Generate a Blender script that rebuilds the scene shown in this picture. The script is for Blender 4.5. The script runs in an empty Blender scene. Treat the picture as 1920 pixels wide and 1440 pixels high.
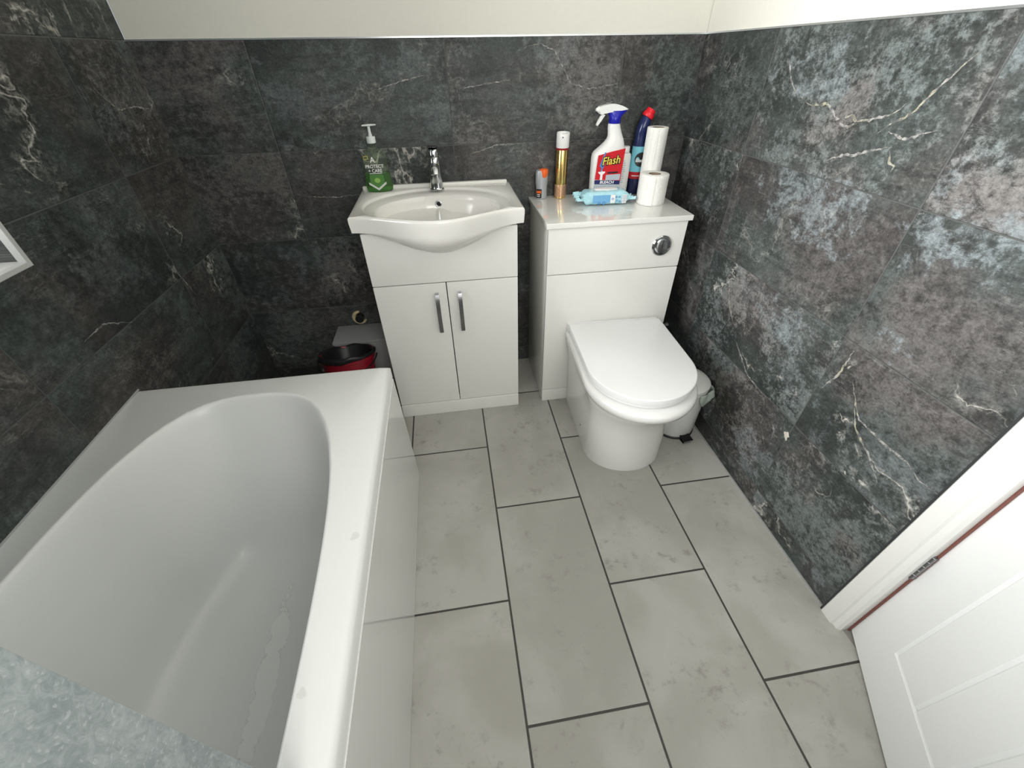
import bpy, bmesh, math, random
from mathutils import Vector, Matrix
PI = math.pi
scene = bpy.context.scene
COL = scene.collection
# ------------------------------------------------------------------ camera
cam_data = bpy.data.cameras.new('camera')
cam_data.sensor_width = 36.0
cam_data.lens = 36.0 * 767.8 / 1920.0
cam_data.clip_start = 0.01
cam = bpy.data.objects.new('camera', cam_data); COL.objects.link(cam)
pitch, yaw, roll = -0.67584, -0.138806, 0.01768
Rz = Matrix.Rotation(yaw, 3, 'Z'); Rx = Matrix.Rotation(pitch, 3, 'X'); Ry = Matrix.Rotation(roll, 3, 'Y')
Rw = Rz @ Rx @ Ry
right, fwd, up = Rw.col[0], Rw.col[1], Rw.col[2]
m4 = Matrix.Identity(4)
for i in range(3):
    m4[i][0] = right[i]; m4[i][1] = up[i]; m4[i][2] = -fwd[i]
m4.translation = Vector((-0.05461, -1.71041, 1.22440))
cam.matrix_world = m4
scene.camera = cam
# ------------------------------------------------------------------ light, exposure
scene.view_settings.view_transform = 'Standard'
scene.view_settings.look = 'None'
scene.view_settings.gamma = 1.0
scene.view_settings.use_curve_mapping = False
scene.view_settings.exposure = 0.0
world = bpy.data.worlds.new('world'); scene.world = world
world.use_nodes = True
world.node_tree.nodes['Background'].inputs['Color'].default_value = (0.72, 0.80, 0.90, 1)
world.node_tree.nodes['Background'].inputs['Strength'].default_value = 0.6

XL, XR, YF, ZC = -0.938, 0.872, -2.42, 2.36
WY0, WY1, WZ0, WZ1 = -1.95, -0.735, 0.893, 2.0     # window opening in the left wall

def area(name, loc, direction, sx, sy, power, col, spread=PI):
    l = bpy.data.lights.new(name, 'AREA'); l.shape = 'RECTANGLE'; l.size = sx; l.size_y = sy
    l.energy = power; l.color = col; l.spread = spread
    o = bpy.data.objects.new(name, l); COL.objects.link(o); o.location = loc
    o.rotation_euler = Vector(direction).to_track_quat('-Z', 'Y').to_euler()
    return o
# daylight through the left window, then fill light added at the front
area('window_daylight', (XL - 0.265, (WY0 + WY1) / 2, (WZ0 + WZ1) / 2), (1, 0.0, 0.0), 1.12, 1.0, 28, (1.0, 1.0, 0.99), math.radians(92))
area('added_front_fill', (0.2, YF - 0.045, 1.6), (0, 1, 0), 0.78, 0.86, 18.5, (1.0, 0.985, 0.95))  # fill light added from behind the camera, set in a made-up window
# light of the hallway behind the open door
area('hallway_lamp', (1.45, -1.8, 2.2), (0, 0, -1), 0.4, 0.4, 6, (1.0, 0.95, 0.88))

# ------------------------------------------------------------------ materials
def new_mat(name):
    m = bpy.data.materials.new(name); m.use_nodes = True
    nt = m.node_tree
    return m, nt, nt.nodes['Principled BSDF']
def simple(name, col, rough=0.4, metal=0.0, coat=0.0, spec=0.5, noise=0.0, nscale=60.0, bump=0.0, trans=0.0, ior=1.45, sss=0.0):
    m, nt, b = new_mat(name)
    b.inputs['Base Color'].default_value = (*col, 1)
    b.inputs['Roughness'].default_value = rough
    b.inputs['Metallic'].default_value = metal
    b.inputs['Coat Weight'].default_value = coat
    b.inputs['Coat Roughness'].default_value = 0.05
    b.inputs['Specular IOR Level'].default_value = spec
    b.inputs['Transmission Weight'].default_value = trans
    b.inputs['IOR'].default_value = ior
    if sss: b.inputs['Subsurface Weight'].default_value = sss
    n = nt.nodes.new('ShaderNodeTexNoise'); n.inputs['Scale'].default_value = nscale
    n.inputs['Detail'].default_value = 4
    g = nt.nodes.new('ShaderNodeNewGeometry')
    nt.links.new(g.outputs['Position'], n.inputs['Vector'])
    if noise:
        r = nt.nodes.new('ShaderNodeMapRange')
        r.inputs['To Min'].default_value = 1 - noise; r.inputs['To Max'].default_value = 1 + noise
        nt.links.new(n.outputs['Fac'], r.inputs['Value'])
        v = nt.nodes.new('ShaderNodeVectorMath'); v.operation = 'SCALE'
        v.inputs[0].default_value = col
        nt.links.new(r.outputs['Result'], v.inputs['Scale'])
        nt.links.new(v.outputs['Vector'], b.inputs['Base Color'])
    if bump:
        bp = nt.nodes.new('ShaderNodeBump'); bp.inputs['Strength'].default_value = bump
        bp.inputs['Distance'].default_value = 0.002
        nt.links.new(n.outputs['Fac'], bp.inputs['Height']); nt.links.new(bp.outputs['Normal'], b.inputs['Normal'])
    return m

class N:
    """tiny node-graph helper"""
    def __init__(s, nt): s.nt = nt
    def add(s, t, **k):
        n = s.nt.nodes.new(t)
        for a, v in k.items(): setattr(n, a, v)
        return n
    def put(s, sock, v):
        if hasattr(v, 'is_output'): s.nt.links.new(v, sock)
        else: sock.default_value = v
    def m(s, op, a, b=None, c=None, clamp=False):
        n = s.add('ShaderNodeMath', operation=op, use_clamp=clamp)
        s.put(n.inputs[0], a)
        if b is not None: s.put(n.inputs[1], b)
        if c is not None: s.put(n.inputs[2], c)
        return n.outputs[0]
    def vec(s, x, y, z):
        n = s.add('ShaderNodeCombineXYZ')
        for i, v in enumerate((x, y, z)): s.put(n.inputs[i], v)
        return n.outputs[0]
    def vm(s, op, a, b):
        n = s.add('ShaderNodeVectorMath', operation=op); s.put(n.inputs[0], a); s.put(n.inputs[1], b)
        return n.outputs[0]
    def noise(s, v, scale, detail=6, rough=0.6, dist=0.0):
        n = s.add('ShaderNodeTexNoise'); s.put(n.inputs['Vector'], v)
        n.inputs['Scale'].default_value = scale; n.inputs['Detail'].default_value = detail
        n.inputs['Roughness'].default_value = rough; n.inputs['Distortion'].default_value = dist
        return n.outputs['Fac']
    def rng(s, v, a, b, c=0.0, d=1.0, smooth=True):
        n = s.add('ShaderNodeMapRange')
        n.interpolation_type = 'SMOOTHSTEP' if smooth else 'LINEAR'
        s.put(n.inputs['Value'], v)
        for i, q in zip(('From Min', 'From Max', 'To Min', 'To Max'), (a, b, c, d)): s.put(n.inputs[i], q)
        return n.outputs['Result']
    def mix(s, f, a, b, blend='MIX'):
        n = s.add('ShaderNodeMix', data_type='RGBA', blend_type=blend, clamp_factor=True)
        s.put(n.inputs[0], f)
        for sock, v in ((n.inputs[6], a), (n.inputs[7], b)):
            if isinstance(v, tuple): v = (*v, 1)
            s.put(sock, v)
        return n.outputs[2]

def slate(name, axis, u0, seed, v0=0.0777, blue_amt=0.75, bloom_amt=0.8, patches=()):
    """dark slate-effect wall tiles, 600 x 300, stack bonded, each tile with its own vein pattern"""
    m, nt, b = new_mat(name); g = N(nt)
    pos = g.add('ShaderNodeNewGeometry').outputs['Position']
    sp = g.add('ShaderNodeSeparateXYZ'); nt.links.new(pos, sp.inputs[0])
    u, v = sp.outputs[axis], sp.outputs[2]
    tu = g.m('DIVIDE', g.m('SUBTRACT', u, u0), 0.6); tv = g.m('DIVIDE', g.m('SUBTRACT', v, v0), 0.299)
    iu, iv = g.m('FLOOR', tu), g.m('FLOOR', tv)
    fu, fv = g.m('FRACT', tu), g.m('FRACT', tv)
    wn = g.add('ShaderNodeTexWhiteNoise', noise_dimensions='3D')
    nt.links.new(g.vec(iu, iv, float(seed)), wn.inputs['Vector'])
    rs = g.add('ShaderNodeSeparateXYZ'); nt.links.new(wn.outputs['Color'], rs.inputs[0])
    r1, r2, r3 = rs.outputs
    off = g.vm('MULTIPLY', wn.outputs['Color'], (37.0, 23.0, 51.0))
    p = g.vm('ADD', g.vec(u, v, 0.0), off)
    ps = g.vm('ADD', g.vec(g.m('MULTIPLY', u, 1.0), g.m('MULTIPLY', v, 5.0), 0.0), off)      # bedding streaks run along the tile
    warp = g.noise(p, 2.6, 4, 0.55)
    warp2 = g.noise(g.vm('ADD', p, (5.2, 1.3, 2.0)), 2.6, 4, 0.55)
    pw = g.vm('ADD', p, g.vec(g.m('MULTIPLY', warp, 0.30), g.m('MULTIPLY', warp2, 0.30), 0.0))
    big = g.noise(pw, 3.6, 12, 0.66)
    fine = g.noise(p, 46.0, 8, 0.78)
    grain = g.noise(p, 170.0, 4, 0.7)
    streak = g.noise(ps, 7.0, 10, 0.70, 0.3)
    tone = g.noise(g.vm('ADD', p, (1.0, 7.0, 3.0)), 3.0, 4, 0.55)
    dark = g.mix(g.rng(tone, 0.42, 0.6), (0.027, 0.033, 0.031), (0.037, 0.034, 0.033))
    mid = g.mix(g.rng(tone, 0.42, 0.6), (0.066, 0.078, 0.074), (0.084, 0.078, 0.076))
    base = g.mix(g.rng(big, 0.36, 0.62), dark, mid)
    # darker beds running along the tile
    base = g.mix(g.m('MULTIPLY', g.rng(streak, 0.50, 0.62), 0.6), base, (0.026, 0.029, 0.028))
    # pale mineral bloom, broken up by grain, heavier on some tiles
    amt = g.rng(r1, 0.1, 0.95, 0.25, 1.0, False)
    n_bl = g.noise(g.vm('ADD', pw, (2.0, 5.0, 0.0)), 3.0, 12, 0.70, 0.2)
    bloom = g.m('MULTIPLY', g.rng(g.m('ADD', n_bl, g.m('MULTIPLY', g.m('SUBTRACT', fine, 0.5), 0.80)), 0.48, 0.62), amt)
    base = g.mix(g.m('MULTIPLY', bloom, bloom_amt), base, g.mix(g.rng(tone, 0.45, 0.55), (0.140, 0.160, 0.156), (0.172, 0.164, 0.158)))
    # bluish cloudy patches on some tiles
    n_b2 = g.noise(g.vm('ADD', pw, (3.0, 9.0, 1.0)), 4.5, 10, 0.66)
    blue = g.m('MULTIPLY', g.rng(g.m('ADD', n_b2, g.m('MULTIPLY', g.m('SUBTRACT', fine, 0.5), 0.18)), 0.56, 0.63), g.rng(r2, 0.35, 0.8))
    base = g.mix(g.m('MULTIPLY', blue, blue_amt), base, (0.20, 0.228, 0.238))
    pn = g.noise(g.vm('ADD', p, (6.0, 2.0, 8.0)), 13.0, 12, 0.72, 0.4) if patches else None
    for (cu, cv, ru, rv) in patches:          # mineral patches with a shape of their own
        du = g.m('DIVIDE', g.m('SUBTRACT', u, cu), ru); dv = g.m('DIVIDE', g.m('SUBTRACT', v, cv), rv)
        dd = g.m('ADD', g.m('MULTIPLY', du, du), g.m('MULTIPLY', dv, dv))
        f = g.rng(g.m('ADD', g.m('MULTIPLY', dd, 0.55), g.m('MULTIPLY', g.m('SUBTRACT', pn, 0.47), 11.0)), 0.0, 1.1, 1.0, 0.0)
        base = g.mix(g.m('MULTIPLY', g.m('MULTIPLY', f, g.rng(fine, 0.36, 0.56, 0.25, 1.0)), 0.75), base, (0.195, 0.222, 0.232))
    # thin light and dark lines of the cleft surface
    ln = g.m('ABSOLUTE', g.m('SUBTRACT', g.noise(ps, 5.0, 7, 0.62, 0.5), 0.5))
    lm = g.rng(g.noise(g.vm('ADD', p, (4.0, 4.0, 0.0)), 7.0, 4), 0.48, 0.60)
    base = g.mix(g.m('MULTIPLY', g.m('MULTIPLY', g.rng(ln, 0.0, 0.006, 1.0, 0.0), lm), 0.55), base, (0.24, 0.245, 0.235))
    ln2 = g.m('ABSOLUTE', g.m('SUBTRACT', g.noise(g.vm('ADD', ps, (8.0, 3.0, 0.0)), 4.0, 7, 0.62, 0.5), 0.5))
    base = g.mix(g.m('MULTIPLY', g.rng(ln2, 0.0, 0.007, 1.0, 0.0), 0.6), base, (0.018, 0.020, 0.019))
    # pale meandering quartz veins with a crust beside them
    ridge = g.m('ABSOLUTE', g.m('SUBTRACT', g.noise(pw, 1.7, 6, 0.56, 0.2), 0.5))
    vmask = g.m('MULTIPLY', g.rng(g.noise(g.vm('ADD', p, (9.0, 4.0, 7.0)), 3.5, 5, 0.6), 0.49, 0.58), g.rng(r3, 0.15, 0.5, 0.2, 1.0))
    vein = g.m('MULTIPLY', g.m('MULTIPLY', g.rng(ridge, 0.0, 0.0050, 1.0, 0.0), vmask), g.rng(fine, 0.30, 0.52, 0.35, 1.0))
    halo = g.m('MULTIPLY', g.m('MULTIPLY', g.rng(ridge, 0.0, 0.032, 1.0, 0.0), vmask), g.rng(fine, 0.47, 0.56))
    base = g.mix(g.m('MULTIPLY', halo, 0.55), base, (0.29, 0.285, 0.26))
    base = g.mix(g.m('MULTIPLY', vein, 0.9), base, (0.46, 0.44, 0.40))
    gr = g.rng(g.m('ADD', g.m('MULTIPLY', grain, 0.5), g.m('MULTIPLY', fine, 0.5)), 0.38, 0.62, 0.50, 1.50, False)
    base = g.vm('MULTIPLY', base, g.vec(gr, gr, gr))
    # thin grout
    eu = g.m('MULTIPLY', g.m('MINIMUM', fu, g.m('SUBTRACT', 1.0, fu)), 0.6)
    ev = g.m('MULTIPLY', g.m('MINIMUM', fv, g.m('SUBTRACT', 1.0, fv)), 0.299)
    e = g.m('MINIMUM', eu, ev)
    gf = g.rng(e, 0.0010, 0.0019, 1.0, 0.0)
    base = g.mix(gf, base, (0.085, 0.088, 0.086))
    nt.links.new(base, b.inputs['Base Color'])
    h = g.m('ADD', g.m('MULTIPLY', big, 0.5), g.m('ADD', g.m('MULTIPLY', streak, 0.8), g.m('MULTIPLY', fine, 0.35)))
    h = g.m('SUBTRACT', h, g.m('MULTIPLY', g.rng(e, 0.0008, 0.0024, 1.0, 0.0), 0.6))
    bp = g.add('ShaderNodeBump'); bp.inputs['Strength'].default_value = 0.55; bp.inputs['Distance'].default_value = 0.004
    nt.links.new(h, bp.inputs['Height']); nt.links.new(bp.outputs['Normal'], b.inputs['Normal'])
    nt.links.new(g.rng(big, 0.3, 0.7, 0.52, 0.38), b.inputs['Roughness'])
    b.inputs['Specular IOR Level'].default_value = 0.35
    return m

def floor_tiles(name):
    """pale concrete-effect floor tiles 600 x 300, half-bond columns, dark grout"""
    m, nt, b = new_mat(name); g = N(nt)
    pos = g.add('ShaderNodeNewGeometry').outputs['Position']
    sp = g.add('ShaderNodeSeparateXYZ'); nt.links.new(pos, sp.inputs[0])
    x, y = sp.outputs[0], sp.outputs[1]
    tx = g.m('DIVIDE', x, 0.3); ix = g.m('FLOOR', tx); fx = g.m('FRACT', tx)
    odd = g.m('FLOORED_MODULO', ix, 2.0)            # -0.3..0 is odd
    yo = g.m('ADD', -0.870, g.m('MULTIPLY', odd, 0.289))
    ty = g.m('DIVIDE', g.m('SUBTRACT', y, yo), 0.601); iy = g.m('FLOOR', ty); fy = g.m('FRACT', ty)
    wn = g.add('ShaderNodeTexWhiteNoise', noise_dimensions='3D')
    nt.links.new(g.vec(ix, iy, 3.0), wn.inputs['Vector'])
    rs = g.add('ShaderNodeSeparateXYZ'); nt.links.new(wn.outputs['Color'], rs.inputs[0])
    p = g.vm('ADD', g.vec(x, y, 0.0), g.vm('MULTIPLY', wn.outputs['Color'], (31.0, 17.0, 9.0)))
    n1 = g.noise(p, 4.0, 6, 0.55, 0.3); n2 = g.noise(p, 26.0, 8, 0.7, 0.2); n3 = g.noise(p, 120.0, 4, 0.7)
    c = g.mix(g.rng(n1, 0.36, 0.64), (0.375, 0.365, 0.325), (0.465, 0.455, 0.42))
    c = g.mix(g.m('MULTIPLY', g.rng(n2, 0.52, 0.70), g.rng(g.noise(p, 6.0, 4, .6), 0.42, 0.62, 0.0, 0.8)), c, (0.235, 0.225, 0.20))
    c = g.mix(g.m('MULTIPLY', g.rng(n3, 0.58, 0.78), 0.35), c, (0.28, 0.27, 0.25))
    c = g.mix(g.rng(rs.outputs[0], 0.0, 1.0, 0.0, 0.22, False), c, (0.37, 0.375, 0.35))
    ex = g.m('MULTIPLY', g.m('MINIMUM', fx, g.m('SUBTRACT', 1.0, fx)), 0.3)
    ey = g.m('MULTIPLY', g.m('MINIMUM', fy, g.m('SUBTRACT', 1.0, fy)), 0.601)
    e = g.m('MINIMUM', ex, ey)
    c = g.mix(g.rng(e, 0.0024, 0.0033, 1.0, 0.0), c, (0.052, 0.048, 0.043))
    nt.links.new(c, b.inputs['Base Color'])
    h = g.m('SUBTRACT', g.m('MULTIPLY', n2, 0.18), g.rng(e, 0.002, 0.0045, 1.0, 0.0))
    bp = g.add('ShaderNodeBump'); bp.inputs['Strength'].default_value = 0.5; bp.inputs['Distance'].default_value = 0.0015
    nt.links.new(h, bp.inputs['Height']); nt.links.new(bp.outputs['Normal'], b.inputs['Normal'])
    nt.links.new(g.rng(n2, 0.3, 0.7, 0.42, 0.56), b.inputs['Roughness'])
    b.inputs['Specular IOR Level'].default_value = 0.4
    return m

def scaled_glass(name):
    """shower glass coated with limescale"""
    m, nt, b = new_mat(name); g = N(nt)
    pos = g.add('ShaderNodeNewGeometry').outputs['Position']
    sp = g.add('ShaderNodeSeparateXYZ'); nt.links.new(pos, sp.inputs[0])
    q = g.vec(g.m('MULTIPLY', sp.outputs[1], 1.5), sp.outputs[2], sp.outputs[0])
    n1 = g.noise(q, 90.0, 8, 0.72, 1.2); n2 = g.noise(q, 22.0, 6, 0.6, 0.5)
    vor = g.add('ShaderNodeTexVoronoi'); vor.inputs['Scale'].default_value = 170.0; nt.links.new(g.vm('ADD', q, g.vec(g.m('MULTIPLY', n1, .02), g.m('MULTIPLY', n2, .02), 0.0)), vor.inputs['Vector'])
    f = g.m('ADD', g.m('MULTIPLY', n1, 0.6), g.m('MULTIPLY', n2, 0.4))
    c = g.mix(g.rng(f, 0.40, 0.60), (0.50, 0.545, 0.55), (0.74, 0.79, 0.80))
    c = g.mix(g.rng(vor.outputs['Distance'], 0.12, 0.3, 0.35, 0.0), c, (0.86, 0.89, 0.90))
    nt.links.new(c, b.inputs['Base Color'])
    b.inputs['Roughness'].default_value = 0.5
    tr = g.add('ShaderNodeBsdfTranslucent'); nt.links.new(c, tr.inputs['Color'])
    mx = g.add('ShaderNodeMixShader'); mx.inputs[0].default_value = 0.6
    nt.links.new(b.outputs[0], mx.inputs[1]); nt.links.new(tr.outputs[0], mx.inputs[2])
    nt.links.new(mx.outputs[0], nt.nodes['Material Output'].inputs['Surface'])
    bp = g.add('ShaderNodeBump'); bp.inputs['Strength'].default_value = 0.5; bp.inputs['Distance'].default_value = 0.0015
    nt.links.new(h, bp.inputs['Height']); nt.links.new(bp.outputs['Normal'], b.inputs['Normal'])
    nt.links.new(g.rng(n2, 0.3, 0.7, 0.42, 0.56), b.inputs['Roughness'])
    b.inputs['Specular IOR Level'].default_value = 0.4
    return m

def scaled_glass(name):
    """shower glass coated with limescale"""
    m, nt, b = new_mat(name); g = N(nt)
    pos = g.add('ShaderNodeNewGeometry').outputs['Position']
    sp = g.add('ShaderNodeSeparateXYZ'); nt.links.new(pos, sp.inputs[0])
    q = g.vec(g.m('MULTIPLY', sp.outputs[1], 1.5), sp.outputs[2], sp.outputs[0])
    n1 = g.noise(q, 90.0, 8, 0.72, 1.2); n2 = g.noise(q, 22.0, 6, 0.6, 0.5)
    vor = g.add('ShaderNodeTexVoronoi'); vor.inputs['Scale'].default_value = 170.0; nt.links.new(g.vm('ADD', q, g.vec(g.m('MULTIPLY', n1, .02), g.m('MULTIPLY', n2, .02), 0.0)), vor.inputs['Vector'])
    f = g.m('ADD', g.m('MULTIPLY', n1, 0.6), g.m('MULTIPLY', n2, 0.4))
    c = g.mix(g.rng(f, 0.38, 0.62), (0.30, 0.345, 0.355), (0.47, 0.52, 0.53))
    c = g.mix(g.rng(vor.outputs['Distance'], 0.12, 0.3, 0.5, 0.0), c, (0.66, 0.70, 0.71))
    nt.links.new(c, b.inputs['Base Color'])
    b.inputs['Roughness'].default_value = 0.55
    b.inputs['Transmission Weight'].default_value = 0.12
    bp = g.add('ShaderNodeBump'); bp.inputs['Strength'].default_value = 0.5; bp.inputs['Distance'].default_value = 0.001
    nt.links.new(f, bp.inputs['Height']); nt.links.new(bp.outputs['Normal'], b.inputs['Normal'])
    return m

M = {}
M['slate_back'] = slate('slate_tiles_back', 0, -0.614, 11, blue_amt=0.22, bloom_amt=0.55)
M['slate_right'] = slate('slate_tiles_right', 1, -0.388, 23, blue_amt=0.6, bloom_amt=0.95, patches=((-1.05, 0.925, .06, .045), (-1.12, 0.71, .055, .03), (-0.80, 0.62, .10, .07), (-0.74, 0.90, .16, .07), (-1.16, 0.95, .09, .06), (-0.60, 1.19, .12, .04)))
M['slate_left'] = slate('slate_tiles_left', 1, -0.310, 37, blue_amt=0.12, bloom_amt=0.5)
M['slate_front'] = slate('slate_tiles_front', 0, -0.614, 51)
def vein_mat(name):
    m, nt, b = new_mat(name); g = N(nt)
    pos = g.add('ShaderNodeNewGeometry').outputs['Position']
    f = g.rng(g.noise(pos, 70.0, 6, 0.75), 0.42, 0.60)
    c = g.mix(f, (0.10, 0.10, 0.098), g.mix(g.rng(g.noise(pos, 9.0, 3), 0.52, 0.6), (0.36, 0.345, 0.33), (0.38, 0.36, 0.26)))
    nt.links.new(c, b.inputs['Base Color']); b.inputs['Roughness'].default_value = 0.5
    return m
M['vein'] = vein_mat('pale_quartz_vein')
M['floor'] = floor_tiles('concrete_floor_tiles')
M['paint'] = simple('cream_wall_paint', (0.70, 0.69, 0.62), 0.75, noise=0.03, nscale=90, bump=0.15)
M['ceiling'] = simple('white_ceiling_paint', (0.82, 0.82, 0.80), 0.8, noise=0.02)
M['trimmetal'] = simple('tile_trim_aluminium', (0.60, 0.62, 0.64), 0.28, metal=0.9)
M['grout'] = simple('dark_silicone', (0.03, 0.032, 0.034), 0.5)
M['silicone'] = simple('grey_silicone', (0.34, 0.345, 0.34), 0.45)
M['acrylic'] = simple('white_acrylic', (0.80, 0.805, 0.79), 0.30, coat=0.12, noise=0.012, nscale=6)
def peel(m):
    # a peeled, slightly paler patch on the inner side wall and small chips on the rim
    nt = m.node_tree; g = N(nt); b = nt.nodes['Principled BSDF']
    src = b.inputs['Base Color'].links[0].from_socket
    pos = g.add('ShaderNodeNewGeometry').outputs['Position']
    sp = g.add('ShaderNodeSeparateXYZ'); nt.links.new(pos, sp.inputs[0])
    n = g.noise(pos, 16.0, 6, 0.65)
    n2 = g.noise(pos, 60.0, 4, 0.6)
    dy = g.m('DIVIDE', g.m('SUBTRACT', sp.outputs[1], -1.30), 0.165)
    dz = g.m('DIVIDE', g.m('SUBTRACT', sp.outputs[0], -0.580), 0.026)
    d = g.m('ADD', g.m('MULTIPLY', dy, dy), g.m('MULTIPLY', dz, dz))
    f = g.rng(g.m('ADD', d, g.m('MULTIPLY', g.m('SUBTRACT', n, 0.5), 4.0)), 0.86, 0.96, 1.0, 0.0)
    f = g.m('MULTIPLY', f, g.m('LESS_THAN', sp.outputs[2], 0.25))
    edge = g.m('MULTIPLY', g.m('MULTIPLY', f, g.m('SUBTRACT', 1.0, f)), 2.2)
    c = g.mix(g.m('MULTIPLY', f, 0.45), src, (0.93, 0.93, 0.91))
    c = g.mix(edge, c, (0.50, 0.505, 0.49))
    for xq, y, r in ((-0.290, -1.255, 0.009), (-0.331, -1.490, 0.008)):
        v = g.vm('SUBTRACT', pos, (xq, y, 0.5315))
        ln = g.add('ShaderNodeVectorMath', operation='LENGTH'); nt.links.new(v, ln.inputs[0])
        q = g.rng(g.m('ADD', ln.outputs['Value'], g.m('MULTIPLY', g.m('SUBTRACT', n2, 0.5), 0.02)), r * 0.6, r, 1.0, 0.0)
        c = g.mix(g.m('MULTIPLY', q, 0.5), c, (0.60, 0.60, 0.57))
    nt.links.new(c, b.inputs['Base Color'])
peel(M['acrylic'])
M['panel'] = simple('gloss_bath_panel', (0.74, 0.745, 0.73), 0.07, coat=0.6, noise=0.01)
M['ceramic'] = simple('cream_ceramic', (0.80, 0.785, 0.745), 0.17, coat=0.25, noise=0.01, nscale=8)
M['ceramic_white'] = simple('toilet_ceramic', (0.82, 0.82, 0.80), 0.09, coat=0.5, noise=0.01, nscale=8)
M['lid'] = simple('white_toilet_plastic', (0.84, 0.845, 0.84), 0.22, noise=0.01)
M['gloss'] = simple('gloss_white_laminate', (0.83, 0.825, 0.785), 0.16, coat=0.4, noise=0.012, nscale=12)
M['worktop'] = simple('gloss_white_worktop', (0.83, 0.825, 0.79), 0.07, coat=0.7, noise=0.01)
M['chrome'] = simple('chrome', (0.62, 0.63, 0.64), 0.10, metal=1.0, noise=0.05)
M['darkchrome'] = simple('dark_chrome', (0.26, 0.26, 0.27), 0.33, metal=1.0, noise=0.1, nscale=120)
M['doorpaint'] = simple('white_door_paint', (0.85, 0.86, 0.85), 0.38, noise=0.015, nscale=200, bump=0.08)
M['gap'] = simple('bare_red_wood', (0.20, 0.075, 0.06), 0.7, noise=0.2)
M['trimwhite'] = simple('pale_tile_trim', (0.50, 0.505, 0.49), 0.4, noise=0.02)
M['frame_white'] = simple('white_gloss_frame', (0.74, 0.74, 0.715), 0.25, noise=0.015)
M['white'] = simple('white_plastic', (0.84, 0.84, 0.82), 0.3, noise=0.01)
M['bin'] = simple('white_enamel', (0.72, 0.73, 0.70), 0.22, noise=0.015)
M['black'] = simple('black_plastic', (0.012, 0.012, 0.013), 0.35, noise=0.1)
M['red'] = simple('red_bucket_plastic', (0.26, 0.006, 0.018), 0.32, noise=0.06)
M['liner'] = simple('pale_green_bin_liner', (0.58, 0.66, 0.58), 0.4, trans=0.25, noise=0.06, nscale=70)
M['navy'] = simple('navy_bottle_plastic', (0.012, 0.022, 0.10), 0.25, coat=0.3, noise=0.08)
M['blue'] = simple('royal_blue_plastic', (0.010, 0.012, 0.36), 0.28, noise=0.08)
M['capred'] = simple('red_cap_plastic', (0.78, 0.015, 0.03), 0.35, noise=0.06)
M['gold'] = simple('brushed_gold_can', (0.78, 0.56, 0.20), 0.20, metal=1.0, noise=0.06, nscale=30)
M['pinkgold'] = simple('pink_gold_pattern', (0.70, 0.42, 0.26), 0.35, metal=0.7, noise=0.55, nscale=240)
M['darkred'] = simple('dark_red_ring', (0.30, 0.01, 0.02), 0.3, noise=0.05)
M['orange'] = simple('orange_plastic', (0.85, 0.14, 0.02), 0.35, noise=0.05)
M['silver'] = simple('silver_grey_plastic', (0.42, 0.44, 0.46), 0.35, metal=0.3, noise=0.03)
M['labelred'] = simple('label_red', (0.60, 0.015, 0.025), 0.3, noise=0.06)
M['labelnavy'] = simple('label_navy', (0.02, 0.025, 0.12), 0.3, noise=0.06)
M['labelcyan'] = simple('label_cyan', (0.22, 0.62, 0.74), 0.3, noise=0.06)
M['labelblue'] = simple('label_mid_blue', (0.06, 0.24, 0.58), 0.3, noise=0.15)
M['labelwhite'] = simple('label_white', (0.85, 0.85, 0.85), 0.35, noise=0.02)
M['labelgrey'] = simple('label_grey', (0.45, 0.50, 0.54), 0.4, noise=0.04)
M['labelblack'] = simple('label_black', (0.02, 0.02, 0.02), 0.35, noise=0.05)
M['yellow'] = simple('label_yellow', (0.90, 0.74, 0.10), 0.35, noise=0.04)
M['tissue'] = simple('white_tissue_paper', (0.86, 0.85, 0.81), 0.9, noise=0.03, nscale=220, bump=0.9)
M['card'] = simple('brown_cardboard', (0.30, 0.22, 0.16), 0.8, noise=0.1)
M['soap'] = simple('green_liquid_soap', (0.18, 0.50, 0.11), 0.05, trans=0.8, ior=1.2, noise=0.03)
M['bottleclear'] = simple('clear_bottle_plastic', (0.86, 0.94, 0.80), 0.04, trans=0.97, ior=1.12)
M['pump'] = simple('translucent_white_pump', (0.72, 0.76, 0.74), 0.3, noise=0.03)
M['labellime'] = simple('label_lime', (0.26, 0.45, 0.10), 0.35, noise=0.15, nscale=200)
M['labelgreen'] = simple('label_green', (0.07, 0.20, 0.045), 0.35, noise=0.25, nscale=160)
M['wipes'] = simple('pale_blue_film', (0.42, 0.72, 0.80), 0.22, coat=0.4, noise=0.16, nscale=55, bump=0.3)
M['wipesblue'] = simple('film_mid_blue', (0.16, 0.42, 0.70), 0.25, coat=0.4, noise=0.14, nscale=90)
M['screen'] = scaled_glass('limescaled_glass')
M['pipe'] = simple('aged_cream_plastic', (0.62, 0.52, 0.32), 0.4, noise=0.1)
M['boxshaded'] = simple('boxing_board_with_shade', (0.34, 0.345, 0.34), 0.55, noise=0.03)  # board colour darkened to carry the shade it stands in
M['bag'] = simple('black_bag_film', (0.012, 0.012, 0.014), 0.3, noise=0.1)
M['frost'] = simple('frosted_window_glass', (0.9, 0.92, 0.93), 0.5, trans=0.6)
M['black_hole'] = simple('dark_opening', (0.01, 0.01, 0.01), 0.8)
M['plastergrey'] = simple('reveal_tile_grey', (0.20, 0.205, 0.21), 0.45, noise=0.25, nscale=40)
M['carpet'] = simple('hall_carpet', (0.25, 0.24, 0.22), 0.95, noise=0.2, nscale=300)

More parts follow.
